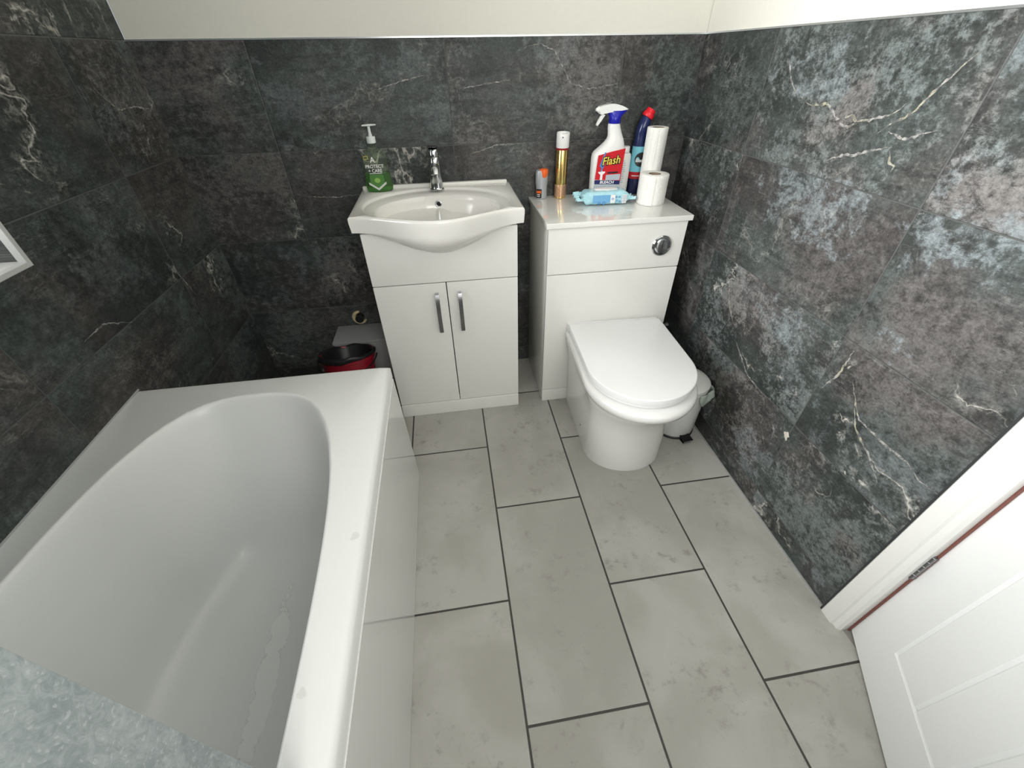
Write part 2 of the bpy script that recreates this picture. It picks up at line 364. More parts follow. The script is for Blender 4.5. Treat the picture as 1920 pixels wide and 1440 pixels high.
# ------------------------------------------------------------------ mesh helpers
def link(name, bm, mat, parent=None, smooth=True, angle=35, mw=None):
    bmesh.ops.remove_doubles(bm, verts=bm.verts[:], dist=1e-6)
    bmesh.ops.recalc_face_normals(bm, faces=bm.faces[:])
    me = bpy.data.meshes.new(name); bm.to_mesh(me); bm.free()
    mats = mat if isinstance(mat, (list, tuple)) else [mat]
    for k in mats: me.materials.append(M[k])
    if smooth:
        me.polygons.foreach_set('use_smooth', [True] * len(me.polygons))
        me.set_sharp_from_angle(angle=math.radians(angle))
    o = bpy.data.objects.new(name, me); COL.objects.link(o)
    if parent is not None: o.parent = parent
    if mw is not None: o.location = mw
    return o
def tag(o, label=None, cat=None, group=None, kind=None):
    if label: o['label'] = label
    if cat: o['category'] = cat
    if group: o['group'] = group
    if kind: o['kind'] = kind
    return o
def thing(name, label, cat, loc=(0, 0, 0), rz=0.0, group=None):
    o = bpy.data.objects.new(name, None); COL.objects.link(o)
    o.empty_display_size = 0.05; o.location = loc; o.rotation_euler = (0, 0, rz)
    return tag(o, label, cat, group)
def box(bm, x0, x1, y0, y1, z0, z1, bev=0.0, seg=2, mi=0):
    vs = [bm.verts.new((x, y, z)) for x in (x0, x1) for y in (y0, y1) for z in (z0, z1)]
    F = [(0, 1, 3, 2), (4, 6, 7, 5), (0, 4, 5, 1), (2, 3, 7, 6), (0, 2, 6, 4), (1, 5, 7, 3)]
    fs = [bm.faces.new([vs[i] for i in f]) for f in F]
    bmesh.ops.recalc_face_normals(bm, faces=fs)
    for f in fs: f.material_index = mi
    if bev:
        es = list({e for f in fs for e in f.edges})
        bmesh.ops.bevel(bm, geom=es, offset=bev, segments=seg, profile=0.6, affect='EDGES', clamp_overlap=True)
    return vs
def bxo(name, mat, parent, *a, bev=0.0, seg=2):
    bm = bmesh.new(); box(bm, *a, bev=bev, seg=seg); return link(name, bm, mat, parent)
def loft(bm, loops, cap0=True, cap1=True, closed=True, mi=0):
    rows = [[bm.verts.new(p) for p in L] for L in loops]
    n = len(rows[0]); out = []
    for a, b in zip(rows, rows[1:]):
        for i in range(n if closed else n - 1):
            j = (i + 1) % n
            f = bm.faces.new((a[i], a[j], b[j], b[i])); f.material_index = mi; out.append(f)
    if cap0: f = bm.faces.new(rows[0][::-1]); f.material_index = mi; out.append(f)
    if cap1: f = bm.faces.new(rows[-1]); f.material_index = mi; out.append(f)
    return out
def circ(cx, cy, z, r, n=40, ry=None):
    ry = r if ry is None else ry
    return [(cx + r * math.cos(2 * PI * i / n), cy + ry * math.sin(2 * PI * i / n), z) for i in range(n)]
def lathe(bm, cx, cy, prof, n=40, cap0=True, cap1=True, mi=0):
    return loft(bm, [circ(cx, cy, z, max(r, 1e-4), n) for r, z in prof], cap0, cap1, mi=mi)
def sell(cx, cy, z, a, b, n=48, e=2.5):
    L = []
    for i in range(n):
        t = 2 * PI * i / n; c, s = math.cos(t), math.sin(t)
        L.append((cx + a * math.copysign(abs(c) ** (2 / e), c), cy + b * math.copysign(abs(s) ** (2 / e), s), z))
    return L
def tube(bm, pts, rad, n=12, cap=True, mi=0):
    pts = [Vector(p) for p in pts]; loops = []
    rr = rad if isinstance(rad, (list, tuple)) else [rad] * len(pts)
    prev = None
    for i, p in enumerate(pts):
        d = (pts[min(i + 1, len(pts) - 1)] - pts[max(i - 1, 0)]).normalized()
        if prev is None:
            a = d.orthogonal().normalized()
        else:
            a = (prev - d * prev.dot(d)).normalized()
        prev = a; c = d.cross(a)
        loops.append([p + (a * math.cos(2 * PI * k / n) + c * math.sin(2 * PI * k / n)) * rr[i] for k in range(n)])
    return loft(bm, loops, cap, cap, mi=mi)
def text_part(name, s, size, mat, parent, loc, rot=(PI / 2, 0, 0), extrude=0.0003, bold=0.0, shear=0.0, sx=1.0, align='CENTER', wrap=None):
    """lettering as a real mesh; wrap = (axis_x, axis_y, radius) bends it round a vertical cylinder facing -y"""
    cu = bpy.data.curves.new(name, 'FONT'); cu.body = s; cu.size = size; cu.extrude = extrude
    cu.offset = bold; cu.shear = shear; cu.align_x = align; cu.align_y = 'CENTER'; cu.resolution_u = 3
    tmp = bpy.data.objects.new('tmp_text', cu); COL.objects.link(tmp)
    dg = bpy.context.evaluated_depsgraph_get(); dg.update()
    me = bpy.data.meshes.new_from_object(tmp.evaluated_get(dg))
    bpy.data.objects.remove(tmp); bpy.data.curves.remove(cu)
    me.name = name
    from mathutils import Euler
    Mx = Matrix.Translation(loc) @ Euler(rot).to_matrix().to_4x4() @ Matrix.Diagonal((sx, 1, 1, 1))
    me.transform(Mx)
    if wrap:
        ax, ay, r = wrap
        for v in me.vertices:
            th = (v.co.x - loc[0]) / r + (math.asin(max(-1, min(1, (loc[0] - ax) / r))))
            rr = r + (loc[1] - v.co.y) if False else r + (-(v.co.y - loc[1]))
            v.co.x = ax + rr * math.sin(th); v.co.y = ay - rr * math.cos(th)
    me.materials.clear(); me.materials.append(M[mat])
    o = bpy.data.objects.new(name, me); COL.objects.link(o); o.parent = parent
    return o
def curved_patch(bm, ax, ay, r, x0, x1, z0, z1, n=14, th=0.0006, top=None):
    """label wrapped round the front of a vertical cylinder"""
    a0, a1 = math.asin(max(-1, (x0 - ax) / r)), math.asin(min(1, (x1 - ax) / r))
    rows = []
    for i in range(n + 1):
        a = a0 + (a1 - a0) * i / n
        zt = z1 if top is None else top(i / n)
        rows.append([(ax + (r + d) * math.sin(a), ay - (r + d) * math.cos(a), z) for d, z in ((0, z0), (th, z0), (th, zt), (0, zt))])
    loft(bm, rows)
def poly_prism(bm, pts, y0, y1, mi=0):
    """extrude an x-z outline along y"""
    a = [bm.verts.new((x, y0, z)) for x, z in pts]; b = [bm.verts.new((x, y1, z)) for x, z in pts]
    n = len(pts)
    fs = [bm.faces.new(a[::-1]), bm.faces.new(b)]
    for i in range(n):
        j = (i + 1) % n; fs.append(bm.faces.new((a[i], a[j], b[j], b[i])))
    for f in fs: f.material_index = mi
    return fs

# ------------------------------------------------------------------ room shell
ZT = 1.2735
def struct(name, mat, *a, parent=None, **k):
    o = bxo(name, mat, parent, *a, **k)
    if parent is None: o['kind'] = 'structure'
    return o
T = 0.12
struct('floor', 'floor', XL - T, XR + 0.008, YF - T, T, -0.08, 0.0)
struct('ceiling', 'ceiling', XL - T, XR + 0.16, YF - T, T, ZC, ZC + 0.08)
wb = struct('wall_back', 'slate_back', XL - T, XR + 0.16, 0.0, T, 0.0, ZT)
def veined(name, mat, boxes, lines, place, seed, width=0.0022):
    """a tiled wall with its pale veins inlaid in the same mesh"""
    bm = bmesh.new()
    for a in boxes: box(bm, *a)
    rnd = random.Random(seed)
    for ln in lines:
        pts = []
        for (a, b) in zip(ln, ln[1:]):
            L_ = math.hypot(b[0] - a[0], b[1] - a[1]); n = max(2, int(L_ / 0.007))
            for k in range(n):
                t = k / n; pts.append((a[0] + (b[0] - a[0]) * t + rnd.uniform(-.0016, .0016), a[1] + (b[1] - a[1]) * t + rnd.uniform(-.0016, .0016)))
        pts.append(ln[-1]); m = len(pts); rows = []
        for k, p in enumerate(pts):
            q0, q1 = pts[max(0, k - 1)], pts[min(m - 1, k + 1)]
            dx, dz = q1[0] - q0[0], q1[1] - q0[1]; l = math.hypot(dx, dz) or 1
            w = width * min(1, 4 * k / m, 4 * (m - 1 - k) / m) * rnd.uniform(.35, 1.5) + .0003
            rows.append([place(p[0] - dz / l * w, p[1] + dx / l * w, 0.0004), place(p[0] + dz / l * w, p[1] - dx / l * w, 0.0004), place(p[0] + dz / l * w, p[1] - dx / l * w, -0.0004), place(p[0] - dz / l * w, p[1] + dx / l * w, -0.0004)])
        loft(bm, rows, mi=1)
    o = link(name, bm, [mat, 'vein'], smooth=False); o['kind'] = 'structure'
    return o
VR = [[(-0.547, 1.131), (-0.596, 1.117), (-0.647, 1.124), (-0.692, 1.098), (-0.732, 1.108), (-0.753, 1.098), (-0.788, 1.106), (-0.83, 1.118), (-0.853, 1.141)], [(-0.70, 1.090), (-0.735, 1.085), (-0.757, 1.098)], [(-0.811, 1.08), (-0.843, 1.107), (-0.863, 1.115), (-0.877, 1.131), (-0.893, 1.159), (-0.915, 1.19), (-0.924, 1.204), (-0.939, 1.222)], [(-0.71, 1.013), (-0.756, 1.033), (-0.785, 1.036), (-0.815, 1.05), (-0.865, 1.065)], [(-0.864, 1.059), (-0.876, 1.038), (-0.891, 1.033), (-0.889, 1.022)], [(-0.841, 1.089), (-0.883, 1.081), (-0.935, 1.102)], [(-1.06, 0.60), (-1.08, 0.574), (-1.103, 0.546), (-1.125, 0.527), (-1.172, 0.523), (-1.195, 0.521), (-1.257, 0.524), (-1.292, 0.51), (-1.333, 0.513)], [(-1.024, 0.662), (-1.022, 0.591), (-1.0, 0.524)], [(-0.459, 1.208), (-0.494, 1.164), (-0.531, 1.134)], [(-0.649, 0.449), (-0.748, 0.385), (-0.843, 0.371)], [(-1.10, 0.545), (-1.13, 0.50), (-1.19, 0.47), (-1.24, 0.43)], [(-0.52, 0.61), (-0.55, 0.55), (-0.60, 0.50)]]
VL = [[(-0.309, 1.328), (-0.308, 1.294), (-0.272, 1.285)], [(-0.24, 1.166), (-0.191, 1.121), (-0.108, 1.122), (-0.014, 1.107)], [(-0.342, 0.743), (-0.308, 0.683), (-0.28, 0.599)], [(-0.752, 0.711), (-0.673, 0.715), (-0.592, 0.673)]]
VB = [[(0.241, 1.238), (0.248, 1.246), (0.296, 1.255), (0.347, 1.235), (0.377, 1.193), (0.406, 1.147), (0.479, 1.13), (0.586, 1.143)], [(-0.57, 0.828), (-0.465, 0.82), (-0.378, 0.827)], [(0.024, 1.14), (0.128, 1.153), (0.195, 1.16)], [(0.041, 0.942), (0.141, 0.969), (0.25, 0.972)], [(0.493, 1.077), (0.57, 1.091)], [(-0.261, 1.14), (-0.152, 1.167), (-0.081, 1.179)]]
bpy.data.objects.remove(wb)
wb = veined('wall_back', 'slate_back', [(XL - T, XR + 0.16, 0.0, T, 0.0, ZT)], VB, lambda a, z, d: (a, -d, z), 3, 0.0013)
struct('wall_back_upper', 'paint', XL, XR + 0.008, 0.003, T, ZT, ZC)
veined('wall_right', 'slate_right', [(XR, XR + 0.16, -1.345, 0.0, 0.0, ZT)], VR, lambda a, z, d: (XR - d, a, z), 5, 0.0024)
struct('wall_right_upper', 'paint', XR + 0.003, XR + 0.16, -1.345, 0.0, ZT, ZC)
struct('wall_right_header', 'paint', XR + 0.003, XR + 0.16, -2.235, -1.345, 2.09, ZC)
struct('wall_right_end', 'slate_right', XR, XR + 0.16, YF - T, -2.235, 0.0, ZC)
# left wall, tiled to the ceiling, with the window opening
WD = 0.30
veined('wall_left', 'slate_left', [(XL - WD, XL, WY1, 0.0, 0, ZC), (XL - WD, XL, YF, WY0, 0, ZC), (XL - WD, XL, WY0, WY1, 0, WZ0), (XL - WD, XL, WY0, WY1, WZ1, ZC)], VL, lambda a, z, d: (XL + d, a, z), 7, 0.0015)
bm = bmesh.new()
FX0, FX1, FZ0, FZ1 = -0.20, 0.60, 1.16, 2.04       # added window behind the camera, made up to house the fill light
box(bm, XL - T, FX0, YF - T, YF, 0, ZC); box(bm, FX1, XR, YF - T, YF, 0, ZC)
box(bm, FX0, FX1, YF - T, YF, 0, FZ0); box(bm, FX0, FX1, YF - T, YF, FZ1, ZC)
wf = link('wall_front', bm, 'slate_front', smooth=False); wf['kind'] = 'structure'
bm = bmesh.new()
for a in ((FX0, FX0 + .05, FZ0, FZ1), (FX1 - .05, FX1, FZ0, FZ1), (FX0, FX1, FZ0, FZ0 + .05), (FX0, FX1, FZ1 - .05, FZ1)):
    box(bm, a[0], a[1], YF - .10, YF - .06, a[2], a[3], bev=.003)
w2 = link('added_front_window', bm, 'frame_white'); w2['kind'] = 'structure'
bxo('window_pane', 'frost', w2, FX0 + .04, FX1 - .04, YF - .085, YF - .079, FZ0 + .04, FZ1 - .04)  # pane of the added window
# aluminium trim along the top of the tiles
struct('trim_1', 'trimmetal', XL, XR, -0.0015, 0.004, ZT - 0.001, ZT + 0.003)
struct('trim_2', 'trimmetal', XR - 0.0015, XR + 0.004, -1.34, -0.0015, ZT - 0.001, ZT + 0.003)
# silicone fillets
struct('trim_3', 'silicone', XR - 0.004, XR, -1.338, 0.0, 0.0, 0.004)
struct('trim_4', 'grout', 0.862, 0.872, -1.3415, -1.337, 0.0, ZT)
# window: white edged reveal, frame and frosted pane
tf = bmesh.new()
def trim_loop(e, x): return [(x, WY0 + e, WZ0 + e), (x, WY1 - e, WZ0 + e), (x, WY1 - e, WZ1 - e), (x, WY0 + e, WZ1 - e)]
rows = [trim_loop(-0.0005, XL - 0.002), trim_loop(-0.0005, XL + 0.003), trim_loop(0.001, XL + 0.004), trim_loop(0.009, XL + 0.004), trim_loop(0.010, XL + 0.003), trim_loop(0.010, XL - 0.012)]
loft(tf, rows, False, False)
win = link('window_1', tf, 'trimwhite', smooth=False); win['kind'] = 'structure'
bm = bmesh.new()
box(bm, XL - WD + .01, XL - 0.004, WY0, WY1, WZ0 - 0.0005, WZ0 + 0.009)
link('window_sill', bm, 'frame_white', win)
bm = bmesh.new()
xa, xb = XL - WD, XL - WD + 0.024
for a in ((WY0, WY0 + 0.05, WZ0, WZ1), (WY1 - 0.05, WY1, WZ0, WZ1), (WY0, WY1, WZ0, WZ0 + 0.05), (WY0, WY1, WZ1 - 0.05, WZ1)):
    box(bm, xa, xb, *a, bev=0.003)
link('window_frame', bm, 'frame_white', win)
bxo('window_pane', 'frost', win, XL - WD + 0.004, XL - WD + 0.010, WY0 + 0.04, WY1 - 0.04, WZ0 + 0.04, WZ1 - 0.04)
# hallway beyond the doorway
struct('floor_hall', 'carpet', XR + 0.008, 2.1, -3.0, -0.9, -0.08, 0.0)
struct('wall_hall', 'paint', 2.0, 2.1, -3.0, -0.9, 0.0, ZC)
struct('ceiling_hall', 'ceiling', XR + 0.16, 2.1, -3.0, -0.9, ZC, ZC + 0.08)

# ------------------------------------------------------------------ door set
arch = bmesh.new()
DY0, DY1 = -1.393, -2.190
def architrave(bm, y0, y1):
    s = 1 if y1 > y0 else -1
    # stepped moulding, extruded up: (x, y) profile
    prof = [(0.872, y0), (0.8635, y0), (0.8600, y0 - 0.003 * s * -1), (0.8600, y0 + 0.036 * s), (0.8645, y0 + 0.040 * s), (0.8655, y0 + 0.052 * s), (0.8725, y1 - 0.0 * s), (0.90, y1)]
    prof = [(x, y) for x, y in prof]
    loft(bm, [[(x, y, z) for x, y in prof] for z in (0.0, 2.14)])
architrave(arch, -1.341, -1.399)
architrave(arch, -2.248, -2.190)
box(arch, 0.860, 0.90, -2.19, -1.399, 2.08, 2.14, bev=0.003)
dr = link('door_1', arch, 'frame_white'); dr['kind'] = 'structure'
bm = bmesh.new()
box(bm, 0.90, XR + 0.16, -1.3985, -1.345, 0, 2.08); box(bm, 0.90, XR + 0.16, -2.235, -2.19, 0, 2.08); box(bm, 0.90, XR + 0.16, -2.19, -1.3985, 2.05, 2.09)
link('door_lining', bm, 'frame_white', dr)
bm = bmesh.new(); box(bm, 0.8935, 0.8998, -1.4030, -1.3992, 0.0, 2.05)
link('door_gap', bm, 'gap', dr)

ang = math.atan2(-0.879, -0.477)
leaf = thing('door_leaf', 'white painted door with vertical grooved panels, standing open into the room at right', 'door', (0.902, -1.398, 0.0), ang)
# local frame: +x runs away from the hinge along the leaf, visible face is on local -y
W, H, TH = 0.762, 2.03, 0.035
g = 0.0050; st, rl = 0.118, 0.150
bm = bmesh.new()
edges_x = [st, 0.2245, 0.331, 0.4375, 0.544, W - st]
def grooved_face(bm, yface, sgn):
    """one face of the leaf: flat stiles and rails, raised boards between V grooves"""
    xs = [0.0]
    for e in edges_x: xs += [e - g, e, e + g]
    xs.append(W)
    zs = [0.006, rl - g, rl, rl + g, H - 0.12 - g, H - 0.12, H - 0.12 + g, H]
    def dep(x, z):
        inz = rl - 1e-6 <= z <= H - 0.12 + 1e-6
        inx = st - 1e-6 <= x <= W - st + 1e-6
        d = 0.0
        if inz and any(abs(x - e) < 1e-6 for e in edges_x): d = 0.0045
        if inx and (abs(z - rl) < 1e-6 or abs(z - (H - 0.12)) < 1e-6): d = 0.0045
        return d
    V = [[bm.verts.new((x, yface + sgn * dep(x, z), z)) for z in zs] for x in xs]
    for i in range(len(xs) - 1):
        for j in range(len(zs) - 1):
            bm.faces.new((V[i][j], V[i + 1][j], V[i + 1][j + 1], V[i][j + 1]))
    return V
A = grooved_face(bm, 0.0, 1); B = grooved_face(bm, TH, -1)
nx, nz = len(A), len(A[0])
for j in range(nz - 1):
    bm.faces.new((A[0][j], A[0][j + 1], B[0][j + 1], B[0][j])); bm.faces.new((A[-1][j], B[-1][j], B[-1][j + 1], A[-1][j + 1]))
for i in range(nx - 1):
    bm.faces.new((A[i][0], B[i][0], B[i + 1][0], A[i + 1][0])); bm.faces.new((A[i][-1], A[i + 1][-1], B[i + 1][-1], B[i][-1]))
link('door_panel', bm, 'doorpaint', leaf, angle=10)
for zz in (0.292, 1.02, 1.78):
    bm = bmesh.new()
    for k in range(5):
        z0 = zz + k * 0.0176
        lathe(bm, 0.006, -0.010, [(0.0052, z0 + 0.0006), (0.0062, z0 + 0.0016), (0.0062, z0 + 0.0164), (0.0052, z0 + 0.0174)], 16)
    lathe(bm, 0.006, -0.010, [(0.0035, zz - 0.003), (0.0035, zz + 0.091)], 12)
    link('hinge', bm, 'darkchrome', leaf)
for s, y in ((-1, 0.0), (1, TH)):
    bm = bmesh.new()
    yy = y + s * 0.001
    tube(bm, [(W - 0.06, yy, 1.02), (W - 0.06, yy + s * 0.045, 1.02)], 0.009, 16)
    tube(bm, [(W - 0.06, yy + s * 0.045, 1.02), (W - 0.10, yy + s * 0.048, 1.02), (W - 0.18, yy + s * 0.046, 1.018)], [0.009, 0.009, 0.007], 16)
    tube(bm, [(W - 0.06, y + s * 0.0005, 1.02), (W - 0.06, y + s * 0.008, 1.02)], 0.026, 28)
    link('door_handle', bm, 'chrome', leaf)

# ------------------------------------------------------------------ bath
RZ = 0.5315
bath = thing('bath', 'white acrylic bathtub with gloss side panel, along the dark tiled wall', 'bathtub', (0, 0, 0))
bx0, bx1, by0, by1 = XL + 0.0005, -0.2705, YF + 0.0005, -0.711
TB = bmesh.new()
ccx, ccy = -0.612, -1.585
NA = 128
def angs():
    a = [2 * PI * i / NA for i in range(NA)]
    for X, Y in ((bx0, by0), (bx1, by0), (bx0, by1), (bx1, by1)):
        t = math.atan2(Y - ccy, X - ccx) % (2 * PI)
        k = min(range(len(a)), key=lambda i: min(abs(a[i] - t), 2 * PI - abs(a[i] - t))); a[k] = t
    return sorted(a)
AN = angs()
def rect_ray(t, ins=0.0):
    c, s = math.cos(t), math.sin(t); r = 1e9
    il = ins * 0.08
    if c > 1e-9: r = min(r, (bx1 - ins - ccx) / c)
    if c < -1e-9: r = min(r, (bx0 + il - ccx) / c)
    if s > 1e-9: r = min(r, (by1 - ins - ccy) / s)
    if s < -1e-9: r = min(r, (by0 + ins - ccy) / s)
    return r
def inner_ray(t, a, bf, bn, cx=-0.612, e=2.95, ox=0.0):
    """polar radius of the bowl outline: half-length bf towards the far end, bn towards the near end"""
    c, s = math.cos(t), math.sin(t); b = bf if s > 0 else bn
    ee = e if s > 0 else 3.6
    return (abs(c / a) ** ee + abs(s / b) ** ee) ** (-1 / ee)
def bring(fr, z): return [(ccx + fr(t) * math.cos(t), ccy + fr(t) * math.sin(t), z) for t in AN]
L = []
L.append(bring(lambda t: rect_ray(t, 0.012), RZ - 0.042))
L.append(bring(lambda t: rect_ray(t, 0.0), RZ - 0.042))
L.append(bring(lambda t: rect_ray(t, 0.0), RZ - 0.010))
L.append(bring(lambda t: rect_ray(t, 0.003), RZ - 0.003))
L.append(bring(lambda t: rect_ray(t, 0.010), RZ))
a0, bf0, bn0 = 0.272, 0.797, 0.745
def inn(da, df, dn, z, e=2.95, ox=0.0):
    pts = []
    for t in AN:
        r = inner_ray(t, a0 - da, bf0 - df, bn0 - dn, e=e)
        pts.append((ccx + ox + r * math.cos(t), ccy + r * math.sin(t), z))
    return pts
L.append(inn(-0.008, -0.008, -0.008, RZ))
L.append(inn(-0.004, -0.004, -0.004, RZ + 0.0015))
L.append(inn(0.0, 0.0, 0.0, RZ + 0.0005))
L.append(inn(0.004, 0.005, 0.004, RZ - 0.006))
L.append(inn(0.008, 0.012, 0.007, RZ - 0.022))
for q in (0.12, 0.25, 0.4, 0.55, 0.68, 0.8, 0.88, 0.94, 0.975, 1.0):
    # walls lean in; far end reclines
    w_ = q
    z = RZ - 0.022 - 0.365 * (1 - (1 - q) ** 1.0) if q < 0.8 else None
    if q < 0.8: z = RZ - 0.022 - 0.38 * q / 0.9; ins = 0.008 + 0.050 * q; far = 0.012 + 0.20 * q; near = 0.007 + 0.05 * q
    else:
        k = (q - 0.8) / 0.2
        z = RZ - 0.022 - 0.38 * 0.8 / 0.9 - 0.052 * math.sin(k * PI / 2)
        ins = 0.048 + 0.062 * k ** 1.6; far = 0.172 + 0.11 * k ** 1.6; near = 0.047 + 0.08 * k ** 1.6
    L.append(inn(ins, far, near, z))
zb = L[-1][0][2]
L.append(inn(0.16, 0.36, 0.2, zb - 0.003)); L.append(inn(0.23, 0.6, 0.5, zb - 0.005))
loft(TB, L, cap0=False, cap1=True)
tub = link('tub', TB, 'acrylic', bath, angle=50)
# side panel (its far edge slants a little) and end panel
bm = bmesh.new()
px0, px1 = -0.284, -0.2685
vs = [(px0, -0.716, RZ - 0.043), (px1, -0.716, RZ - 0.043), (px1, -0.672, 0.0), (px0, -0.672, 0.0)]
ve = [(px0, YF, RZ - 0.043), (px1, YF, RZ - 0.043), (px1, YF, 0.0), (px0, YF, 0.0)]
loft(bm, [vs, ve])
bmesh.ops.bevel(bm, geom=bm.edges[:], offset=0.0015, segments=2, affect='EDGES')
link('side_panel', bm, 'panel', bath)
bm = bmesh.new(); box(bm, bx0, px0 - 0.001, -0.735, -0.722, 0.0, RZ - 0.043, bev=0.001)
link('end_panel', bm, 'panel', bath)
bm = bmesh.new(); loft(bm, [[(XL + 0.0003, y, RZ - 0.002), (XL + 0.0030, y, RZ), (XL + 0.0003, y, RZ + 0.0030)] for y in (YF + .001, by1)])
link('silicone_seal', bm, 'silicone', bath)
bm = bmesh.new(); lathe(bm, ccx, -1.95, [(0.031, zb - 0.004), (0.031, zb - 0.001), (0.026, zb), (0.018, zb - 0.002)], 32)
link('waste', bm, 'chrome', bath)

# shower screen standing on the outer rim, near the camera
scr = thing('bath_screen', 'limescaled pale glass shower screen standing on the bath rim, in the bottom left corner', 'shower screen', (-0.303, -2.0, RZ))
bm = bmesh.new(); box(bm, -0.0035, 0.0035, -0.418, 0.4055, 0.006, 1.42, bev=0.0012); link('glass_panel', bm, 'screen', scr)
bm = bmesh.new(); box(bm, -0.006, 0.006, -0.418, 0.40, 0.0015, 0.0062); link('bottom_seal', bm, 'frost', scr)
bm = bmesh.new(); box(bm, -0.012, 0.012, -0.4195, -0.395, 0.0005, 1.43, bev=0.002); link('wall_profile', bm, 'chrome', scr)

# ------------------------------------------------------------------ vanity unit
van = thing('vanity_unit', 'white two door bathroom vanity cabinet under the oval basin', 'cabinet', (0, 0, 0))
vx0, vx1, vf = -0.342, 0.1635, -0.347
bm = bmesh.new(); box(bm, vx0 + 0.001, vx0 + 0.017, -0.3285, -0.0005, 0.0, 0.7895, bev=0.001); box(bm, vx1 - 0.017, vx1 - 0.001, -0.3285, -0.0005, 0.0, 0.7895, bev=0.001); box(bm, vx0 + 0.017, vx1 - 0.017, -0.3280, -0.0005, 0.065, 0.081); box(bm, vx0 + 0.017, vx1 - 0.017, -0.012, -0.0005, 0.081, 0.60); link('carcass', bm, 'gloss', van)
bm = bmesh.new(); box(bm, vx0, vx1, vf, -0.3385, 0.6095, 0.789, bev=0.0022, seg=3); link('fascia_panel', bm, 'gloss', van)
bm = bmesh.new(); box(bm, vx0, vx1, vf - 0.002, -0.329, 0.0, 0.0635, bev=0.0022, seg=3); link('plinth', bm, 'gloss', van)
mid = -0.0915
def bow_handle(parent, x, z0, z1, y):
    bm = bmesh.new(); n = 14; w = 0.0070; t = 0.0030; loops = []
    for i in range(n + 1):
        u = i / n; z = z0 + (z1 - z0) * u
        d = 0.010 + 0.017 * math.sin(PI * u) ** 0.7
        slope = 0.0
        loops.append([(x - w, y - d, z), (x + w, y - d, z), (x + w, y - d + t, z), (x - w, y - d + t, z)])
    loft(bm, loops)
    for z in (z0 + 0.007, z1 - 0.007):
        box(bm, x - w * 0.9, x + w * 0.9, y - 0.012, y + 0.0, z - 0.006, z + 0.006, bev=0.0008)
    return link('handle', bm, 'darkchrome', parent)
for x0, x1, hx in ((vx0, mid - 0.0015, -0.128), (mid + 0.0015, vx1, -0.0475)):
    bm = bmesh.new(); box(bm, x0, x1, vf, -0.329, 0.0665, 0.6060, bev=0.0030, seg=3)
    d = link('door', bm, 'gloss', van)
    bow_handle(d, hx, 0.412, 0.572, vf)

# ------------------------------------------------------------------ basin
bas = thing('washbasin', 'cream ceramic washbasin with oval bowl and bowed front, on the two door cabinet', 'sink', (0, 0, 0))
BZ = 0.845
bc = (-0.090, -0.250)
ox0, ox1 = -0.3655, 0.1860
def bump(x):
    d = abs(x + 0.090) / 0.275
    return math.cos(PI / 2 * d) ** 2 if d < 1 else 0.0
def inside(x, y, amp=0.090, ins=0.0):
    return ox0 + ins <= x <= ox1 - ins and y <= -0.0008 - ins and y >= -0.355 - amp * bump(x) + ins
BN = 160
def bangs():
    a = [2 * PI * i / BN for i in range(BN)]
    for X, Y in ((ox0, -0.0008), (ox1, -0.0008), (ox0, -0.355), (ox1, -0.355)):
        t = math.atan2(Y - bc[1], X - bc[0]) % (2 * PI)
        k = min(range(len(a)), key=lambda i: min(abs(a[i] - t), 2 * PI - abs(a[i] - t))); a[k] = t
    return sorted(a)
BA = bangs()
def out_r(t, amp=0.090, ins=0.0):
    lo, hi = 0.0, 0.6; c, s = math.cos(t), math.sin(t)
    for _ in range(40):
        m = (lo + hi) / 2
        if inside(bc[0] + m * c, bc[1] + m * s, amp, ins): lo = m
        else: hi = m
    return lo
def ell_r(t, cx, cy, a, b, e=2.0):
    """ray from bc to the ellipse (cx,cy,a,b)"""
    c, s = math.cos(t), math.sin(t); lo, hi = 0.0, 0.6
    for _ in range(40):
        m = (lo + hi) / 2; X = bc[0] + m * c - cx; Y = bc[1] + m * s - cy
        if abs(X / a) ** e + abs(Y / b) ** e <= 1: lo = m
        else: hi = m
    return lo
def ring(f, z):
    out = []
    for t in BA:
        r = f(t); x, y = bc[0] + r * math.cos(t), bc[1] + r * math.sin(t)
        out.append((x, y, z(x, y) if callable(z) else z))
    return out
oR = {t: out_r(t) for t in BA}
L = []
def under(amp, k, ins=0.0):
    return ring(lambda t: out_r(t, amp, ins), lambda x, y: 0.797 - k * bump(x) * (1 if y < -0.3 else 0))
for q in range(0, 10):
    th_ = math.radians(88 - 88 * q / 9)
    L.append(under(-0.012 + 0.102 * math.cos(th_) ** 0.85, 0.064 * math.sin(th_), 0.010 if q == 0 else 0.001))
L.append(ring(lambda t: oR[t], BZ - 0.018))
L.append(ring(lambda t: oR[t], BZ - 0.008))
L.append(ring(lambda t: oR[t] - 0.0015, BZ - 0.0025))
L.append(ring(lambda t: oR[t] - 0.006, BZ))
G = {t: min(ell_r(t, -0.090, -0.235, 0.248, 0.203), oR[t] - 0.010) for t in BA}
L.append(ring(lambda t: G[t], BZ + 0.0004))
L.append(ring(lambda t: G[t] - 0.003, BZ - 0.002))
L.append(ring(lambda t: G[t] - 0.007, BZ - 0.008))
I = {t: min(ell_r(t, -0.090, -0.266, 0.203, 0.158), G[t] - 0.012) for t in BA}
L.append(ring(lambda t: I[t] + 0.004, BZ - 0.010))
L.append(ring(lambda t: I[t], BZ - 0.013))
for k, z in [(math.cos(math.radians(q)) ** 0.9, 0.013 + 0.140 * math.sin(math.radians(q))) for q in (6, 12, 19, 27, 36, 46, 57, 68, 78, 86)]:
    L.append(ring(lambda t: I[t] * k, BZ - z))
bm = bmesh.new(); loft(bm, L, cap0=True, cap1=True)
